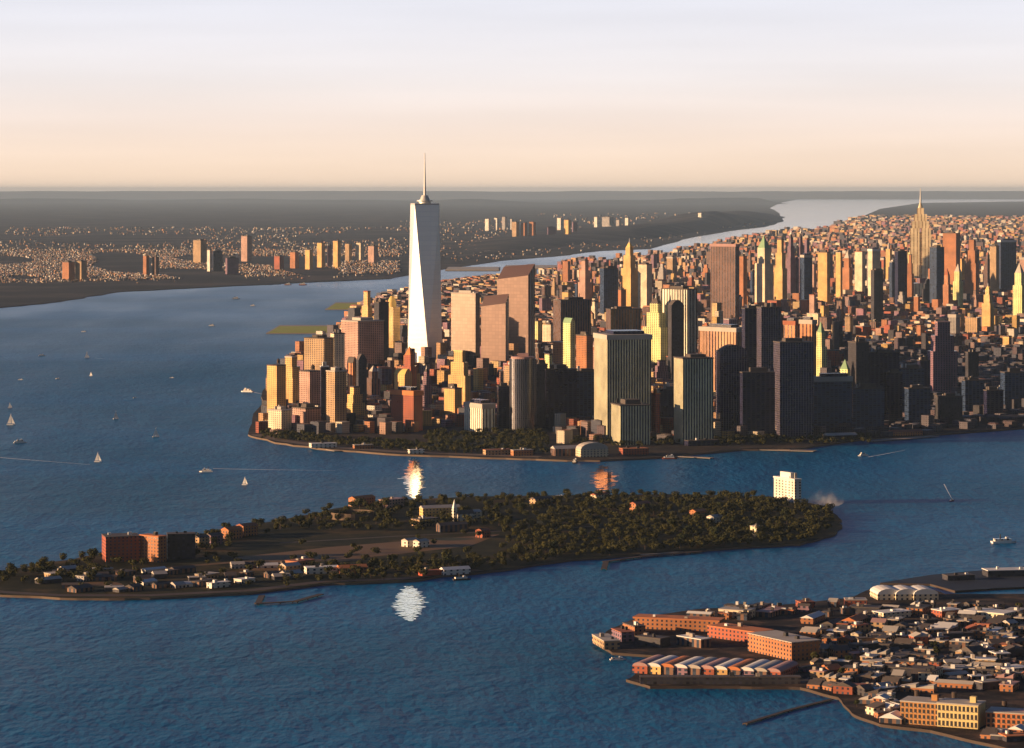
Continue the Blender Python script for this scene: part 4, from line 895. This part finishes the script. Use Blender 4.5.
# ------------------------------------------------------------------ trees
def make_tree(seed, hh=13., rad=6.5):
    rd = random.Random(seed); me = []
    t = MB(); t.cyl(0, 0, .5, 0, hh*.45, 7, .28)
    for k in range(5):
        an = k*1.26+rd.random(); ex = Vector((math.cos(an)*rad*.5, math.sin(an)*rad*.5, hh*(.55+.1*rd.random())))
        st = Vector((0, 0, hh*(.28+.04*k))); d = Vector((-math.sin(an), math.cos(an), 0))*.14
        t.quad([st-d*1.6, st+d*1.6, ex+d*.5, ex-d*.5]); t.quad([st-Vector((0, 0, .25)), st+Vector((0, 0, .25)), ex+Vector((0, 0, .08)), ex-Vector((0, 0, .08))])
    c = MB()
    lobes = [(Vector((rd.uniform(-.42, .42)*rad, rd.uniform(-.42, .42)*rad, hh*rd.uniform(.45, .72))), rad*rd.uniform(.42, .62)) for _ in range(9)]
    for p, r_ in lobes:
        for k in range(44):
            v = Vector((rd.gauss(0, 1), rd.gauss(0, 1), rd.gauss(0, 1))).normalized()*r_*rd.uniform(.7, 1.0); v.z *= .8
            q = p+v; s_ = rd.uniform(.6, 1.05); nn = (v.normalized()+Vector((rd.gauss(0, .3), rd.gauss(0, .3), rd.gauss(0, .3)))).normalized()
            u = nn.orthogonal().normalized(); w_ = nn.cross(u)
            c.quad([q-u*s_, q-w_*s_*.9, q+u*s_, q+w_*s_*.9])
    return t.data('trunk', M['trunk']), c.data('crown', M['leaf'])
protos = [make_tree(s, h, r_) for s, h, r_ in ((1, 14, 7), (2, 12, 6.5), (3, 16, 7.5), (4, 11, 5))]
ntree = [0]
def tree(px, py, sc_, label, group, z=2.5):
    X, Y = G(px, py); r = empty('tree', (X, Y, z), random.uniform(0, 6)); r.scale = (sc_, sc_, sc_*random.uniform(.85, 1.2)); tag(r, label, 'tree', group)
    tm, cm = random.choice(protos)
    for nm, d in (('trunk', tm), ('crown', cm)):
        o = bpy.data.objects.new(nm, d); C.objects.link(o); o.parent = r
    ntree[0] += 1
def dens(px, py):                      # how wooded each bit of the island is
    if px > 690: return 1.0
    if px > 520: return .8
    if 230 < px < 500 and 533 < py < 562: return .03
    if px > 330: return .5
    if px < 110 and py < 585: return .5
    if py < 553: return .5
    return .1
rnd = random.Random(8); tpos = []
while len(tpos) < 1500:
    px = rnd.uniform(-10, 845); py = rnd.uniform(497, 592); X, Y = G(px, py)
    if pip(X, Y, GI) and pip(X, Y-12, GI) and pip(X, Y+10, GI) and pip(X+10, Y, GI) and rnd.random() < dens(px, py): tpos.append((px, py))
tpos.sort(key=lambda p: -p[1])
front = tpos[:]
rnd.shuffle(front); ind = front[:165]; rest = front[165:]
for px, py in ind:
    reg = 'the east end woods' if px > 690 else ('the woods right of the island middle' if px > 520 else ('the steeple quarter' if px > 330 else ('the far shore by the orange houses' if py < 553 else 'the bare west end')))
    edge = 'near the shore' if py > (560 if px < 640 else 535) else ('along the far shore' if py < 510 else 'inland')
    tree(px, py, rnd.uniform(.8, 1.3), f'dark autumn tree of {reg}, {edge}', f'trees of {reg}, {edge}')
for k in range(420):
    if k < 260: px, py = rnd.uniform(425, 548), rnd.uniform(434, 455)
    else: px = rnd.uniform(262, 426); py = 433+(px-262)*.09+rnd.uniform(0, 7)
    rest.append((px, py))
for k in range(260):
    px = rnd.uniform(560, 870); rest.append((px, 444-(px-560)*.012+rnd.uniform(-2, 5)))
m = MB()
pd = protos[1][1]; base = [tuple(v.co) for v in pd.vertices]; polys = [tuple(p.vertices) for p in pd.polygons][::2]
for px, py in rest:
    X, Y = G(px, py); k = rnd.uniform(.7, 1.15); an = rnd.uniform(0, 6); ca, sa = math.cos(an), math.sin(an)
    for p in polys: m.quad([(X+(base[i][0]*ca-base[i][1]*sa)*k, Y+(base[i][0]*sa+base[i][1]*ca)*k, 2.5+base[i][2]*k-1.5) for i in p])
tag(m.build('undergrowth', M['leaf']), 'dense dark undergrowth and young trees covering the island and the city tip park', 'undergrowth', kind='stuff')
for k in range(66):
    px = rnd.uniform(428, 546); py = rnd.uniform(438, 455)
    tree(px, py, rnd.uniform(.7, 1.1), 'dark green park tree on the lawn at the city tip' if px < 500 else 'dark green park tree before the cylindrical glass tower', 'trees of the park at the city tip' if px < 500 else 'trees before the cylindrical glass tower', 3)
for k in range(34):
    px = rnd.uniform(268, 424); py = 434.5+(px-268)*.085+rnd.uniform(0, 5)
    tree(px, py, rnd.uniform(.6, 1.0), 'dark promenade tree in front of the left apartment group' if px < 345 else 'dark promenade tree before the red brick waterfront block', 'promenade trees before the left apartment group' if px < 345 else 'promenade trees by the red brick block', 3)
for k in range(12):
    tree(262+k*14, rnd.uniform(437, 442)+k*.7, .6, 'small promenade tree in the row along the left seawall', 'row of small promenade trees', 3)
for k in range(28):
    px, py = rnd.uniform(815, 1020), rnd.uniform(612, 720)
    if any(abs(px-a) < 7 and abs(py-b) < 3.5 for a, b in spots) : continue
    if 895 < px and py > 690: continue
    tree(px, py, rnd.uniform(.5, .8), 'small dark street tree between the dock buildings, '+('upper' if py < 650 else 'lower')+(' left' if px < 900 else ' right')+' part', 'street trees of the docks, '+('upper' if py < 650 else 'lower')+(' left' if px < 900 else ' right')+' part')

# ------------------------------------------------------------------ boats and wakes
def sailboat(px, py, L, label):
    X, Y = G(px, py); r = empty('sailboat', (X, Y, 0), random.uniform(-.5, .5)); tag(r, label, 'sailboat', 'small boats on the harbour')
    m = MB(); h = [(-L/2, -L*.14), (L*.25, -L*.14), (L/2, 0), (L*.25, L*.14), (-L/2, L*.14)]; m.prism([(x*.9, y*.7) for x, y in h], -.6, L*.12, h); m.build('hull', M['white'], r)
    MB().cyl(0, 0, .16, 0, L*1.35, 6).build('mast', M['steel'], r)
    m = MB(); m.quad([(-L*.42, 0, L*.2), (-.1, .25, L*.2), (-.1, 0, L*1.3)]); m.quad([(-L*.42, .12, L*.2), (-.1, .37, L*.2), (-.1, .12, L*1.3)]); m.build('mainsail', M['sail'], r)
    m = MB(); m.quad([(.3, 0, L*1.1), (.5, .3, L*.2), (L*.45, 0, L*.16)]); m.quad([(.3, .1, L*1.1), (.5, .4, L*.2), (L*.45, .1, L*.16)]); m.build('jib', M['sail'], r)
def ferry(px, py, L, label, rz=0, hullm='white', cat='ferry', name='ferry', low=False):
    X, Y = G(px, py); r = empty(name, (X, Y, 0), R(rz)); tag(r, label, cat, 'vessels on the harbour')
    w_ = L*.26; P = [(-L/2, -w_/2), (L*.3, -w_/2), (L/2, 0), (L*.3, w_/2), (-L/2, w_/2)]
    MB().prism([(x*.95, y*.8) for x, y in P], -.8, L*.08, P).build('hull', M[hullm], r)
    MB().box(-L*.06, 0, L*.66, w_*.82, L*.08, L*.17).build('cabin', FAC['white'], r)
    if not low: MB().box(0, 0, L*.45, w_*.7, L*.17, L*.24).build('upper_deck', FAC['white'], r)
    MB().box(L*.12, 0, L*.1, w_*.5, L*(.17 if low else .24), L*(.23 if low else .31)).build('wheelhouse', M['white'], r)
    MB().cyl(-L*.15, 0, L*.025, L*.17, L*.34, 10).build('funnel', M['dark'], r)
for a in [(87, 358, 14, 'white sailboat near the far left, farthest of the sailing boats'), (116, 419, 12, 'slim white sailboat left of the middle of the open bay'), (156, 437, 13, 'white sailboat with a tall sail out in front of the left seawall'),
          (11, 425, 17, 'tall white sailboat at the left edge of the photo'), (98, 462, 13, 'sailboat at the end of the left wake'), (245, 485, 10, 'small sailboat just under the long wake'), (91, 376, 8, 'tiny sailboat right below the farthest one'), (10, 408, 9, 'tiny sailboat above the tall one at the left edge')]: sailboat(*a)
for a in [(206, 472, 22, 'bright white ferry heading left and trailing the long wake', 184), (20, 443, 24, 'white motor yacht at the left edge above the left wake', 15), (42, 356, 20, 'grey white boat near the left edge, upper bay', 10), (247, 392, 30, 'white ferry beside the left tip of the city', 160),
          (58, 379, 12, 'small white motorboat left in the upper bay', 30), (21, 380, 14, 'low pale motorboat at the far left of the upper bay', 0), (172, 378, 12, 'tiny dark boat in the middle of the bay', 0), (236, 299, 34, 'white ship on the river before the far shore', 5),
          (253, 306, 22, 'small white boat on the river right of the white ship', 0), (212, 326, 22, 'dull white boat alone on the lower river', 0), (863, 456, 20, 'white ferry off the right waterfront pier', 200), (952, 501, 13, 'small red white boat in the right channel', 60),
          (84, 332, 18, 'tiny pale boat on the river near the left piers', 0), (560, 497, 16, 'white launch at the island far shore', 0), (135, 398, 9, 'tiny white skiff in the left bay', 20), (303, 285, 40, 'long pale boat moored by the far shore', 0), (288, 285, 36, 'pale moored boat just left of another by the far shore', 0)]:
    px, py, L, lab, rz = a; ferry(px, py, L, lab, rz, 'rust' if 'red' in lab else 'white', low=L < 20, name='ferry' if 'ferry' in lab else 'motorboat', cat='ferry' if 'ferry' in lab else 'boat')
ferry(1004, 543, 34, 'long pale barge with a cabin right of the island', 12, 'white', 'barge', 'barge', True)
ferry(462, 580, 22, 'white tug moored at the near island shore', 20, 'dark', 'boat', 'tugboat', True)
ferry(670, 459, 26, 'red hulled ferry berthed beside the orange red terminal', 5, 'rust')
ferry(575, 463, 26, 'dark hulled ferry berthed at the cream terminal', 80, 'dark')
ferry(618, 660, 16, 'cream boat moored under the tip of the docks', 10, 'white', 'boat', 'motorboat', True)
def wk(p0, p1, w0, w1): strip('boat_wake', [p0, ((p0[0]+p1[0])/2, (p0[1]+p1[1])/2+.2), p1], lambda t: w0+(w1-w0)*t, M['foam'], .02, 'stuff', 'white foam wake trailing behind a boat', 'wake')
wk((213, 468.6), (335, 470.5), 5, 1); wk((210, 469), (202, 469.3), 2, 6); wk((0, 457.5), (90, 464.5), 4, 1.5); wk((868, 457), (905, 450), 3.5, 1); wk((952, 499), (944, 484), .5, 1.6)
wk((95, 358), (112, 359), 3, 1); wk((250, 391), (262, 394), 5, 2)

# glint patches: tinted mirror sheets added to imitate reflections on the water
def glint_sheet(name, cx, ya, yb, hw, mat, n, seed):
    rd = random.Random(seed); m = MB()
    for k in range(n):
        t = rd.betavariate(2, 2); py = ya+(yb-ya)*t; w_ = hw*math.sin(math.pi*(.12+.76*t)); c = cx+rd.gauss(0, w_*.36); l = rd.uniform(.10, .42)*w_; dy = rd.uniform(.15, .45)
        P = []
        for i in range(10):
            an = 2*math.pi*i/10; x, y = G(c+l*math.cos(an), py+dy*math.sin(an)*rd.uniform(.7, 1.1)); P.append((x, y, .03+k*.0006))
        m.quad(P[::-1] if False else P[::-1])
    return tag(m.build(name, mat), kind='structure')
glint_sheet('water_glint', 414, 458, 500, 10, M['glint'], 900, 1)
glint_sheet('water_glint', 409, 585, 622, 14, M['glint'], 1100, 2)
glint_sheet('warm_water_glint', 603, 463, 494, 14, M['warmglint'], 190, 3)
# white spray plumes
def plume(px, py, a, b, c, d, label):
    X, Y = G(px, py); vm = bpy.data.materials.new('spray_mist'); vm.use_nodes = True; t = vm.node_tree; t.nodes.clear()
    v = N(t, 'ShaderNodeVolumePrincipled'); v.inputs['Color'].default_value = (.9, .93, .97, 1); 
    tcn = N(t, 'ShaderNodeTexCoord'); nn = N(t, 'ShaderNodeTexNoise'); nn.inputs['Scale'].default_value = .07; nn.inputs['Detail'].default_value = 4; t.links.new(tcn.outputs['Object'], nn.inputs['Vector'])
    gg = N(t, 'ShaderNodeMapRange'); gg.inputs[1].default_value = .45; gg.inputs[2].default_value = .75; gg.inputs[4].default_value = d; t.links.new(nn.outputs['Fac'], gg.inputs[0])
    vl = N(t, 'ShaderNodeVectorMath', operation='DIVIDE'); t.links.new(tcn.outputs['Object'], vl.inputs[0]); vl.inputs[1].default_value = (a, b, 2*c)
    ln = N(t, 'ShaderNodeVectorMath', operation='LENGTH'); t.links.new(vl.outputs[0], ln.inputs[0])
    fo = N(t, 'ShaderNodeMapRange'); fo.inputs[1].default_value = 1.0; fo.inputs[2].default_value = .15; t.links.new(ln.outputs['Value'], fo.inputs[0])
    mm = N(t, 'ShaderNodeMath', operation='MULTIPLY'); t.links.new(gg.outputs[0], mm.inputs[0]); t.links.new(fo.outputs[0], mm.inputs[1]); t.links.new(mm.outputs[0], v.inputs['Density'])
    o_ = N(t, 'ShaderNodeOutputMaterial'); t.links.new(v.outputs[0], o_.inputs['Volume'])
    m = MB(); n, k = 20, 10; r_ = lambda i, j: (1+.35*noise.noise(Vector((i*.6, j*.6, px))))
    g = [[(a*math.sin(math.pi*j/k)*math.cos(2*math.pi*(i % n)/n)*r_(i % n, j), b*math.sin(math.pi*j/k)*math.sin(2*math.pi*(i % n)/n)*r_(i % n, j), c-c*math.cos(math.pi*j/k)) for i in range(n+1)] for j in range(k+1)]
    for j in range(k):
        for i in range(n): m.quad([g[j][i], g[j+1][i], g[j+1][i+1], g[j][i+1]][::-1])
    tag(m.build('spray_mist', vm, loc=(X, Y, .5)), label, 'mist', kind='stuff')
plume(826, 508, 30, 34, 14, .06, 'faint white mist rising off the east tip of the island')
for o in bpy.data.objects:
    if o.get('label') and len(o['label'].replace('-', ' ').split()) > 16: print('LONG', o['label'])
print('towers', NT[0], 'trees', ntree[0], 'objects', len(bpy.data.objects))
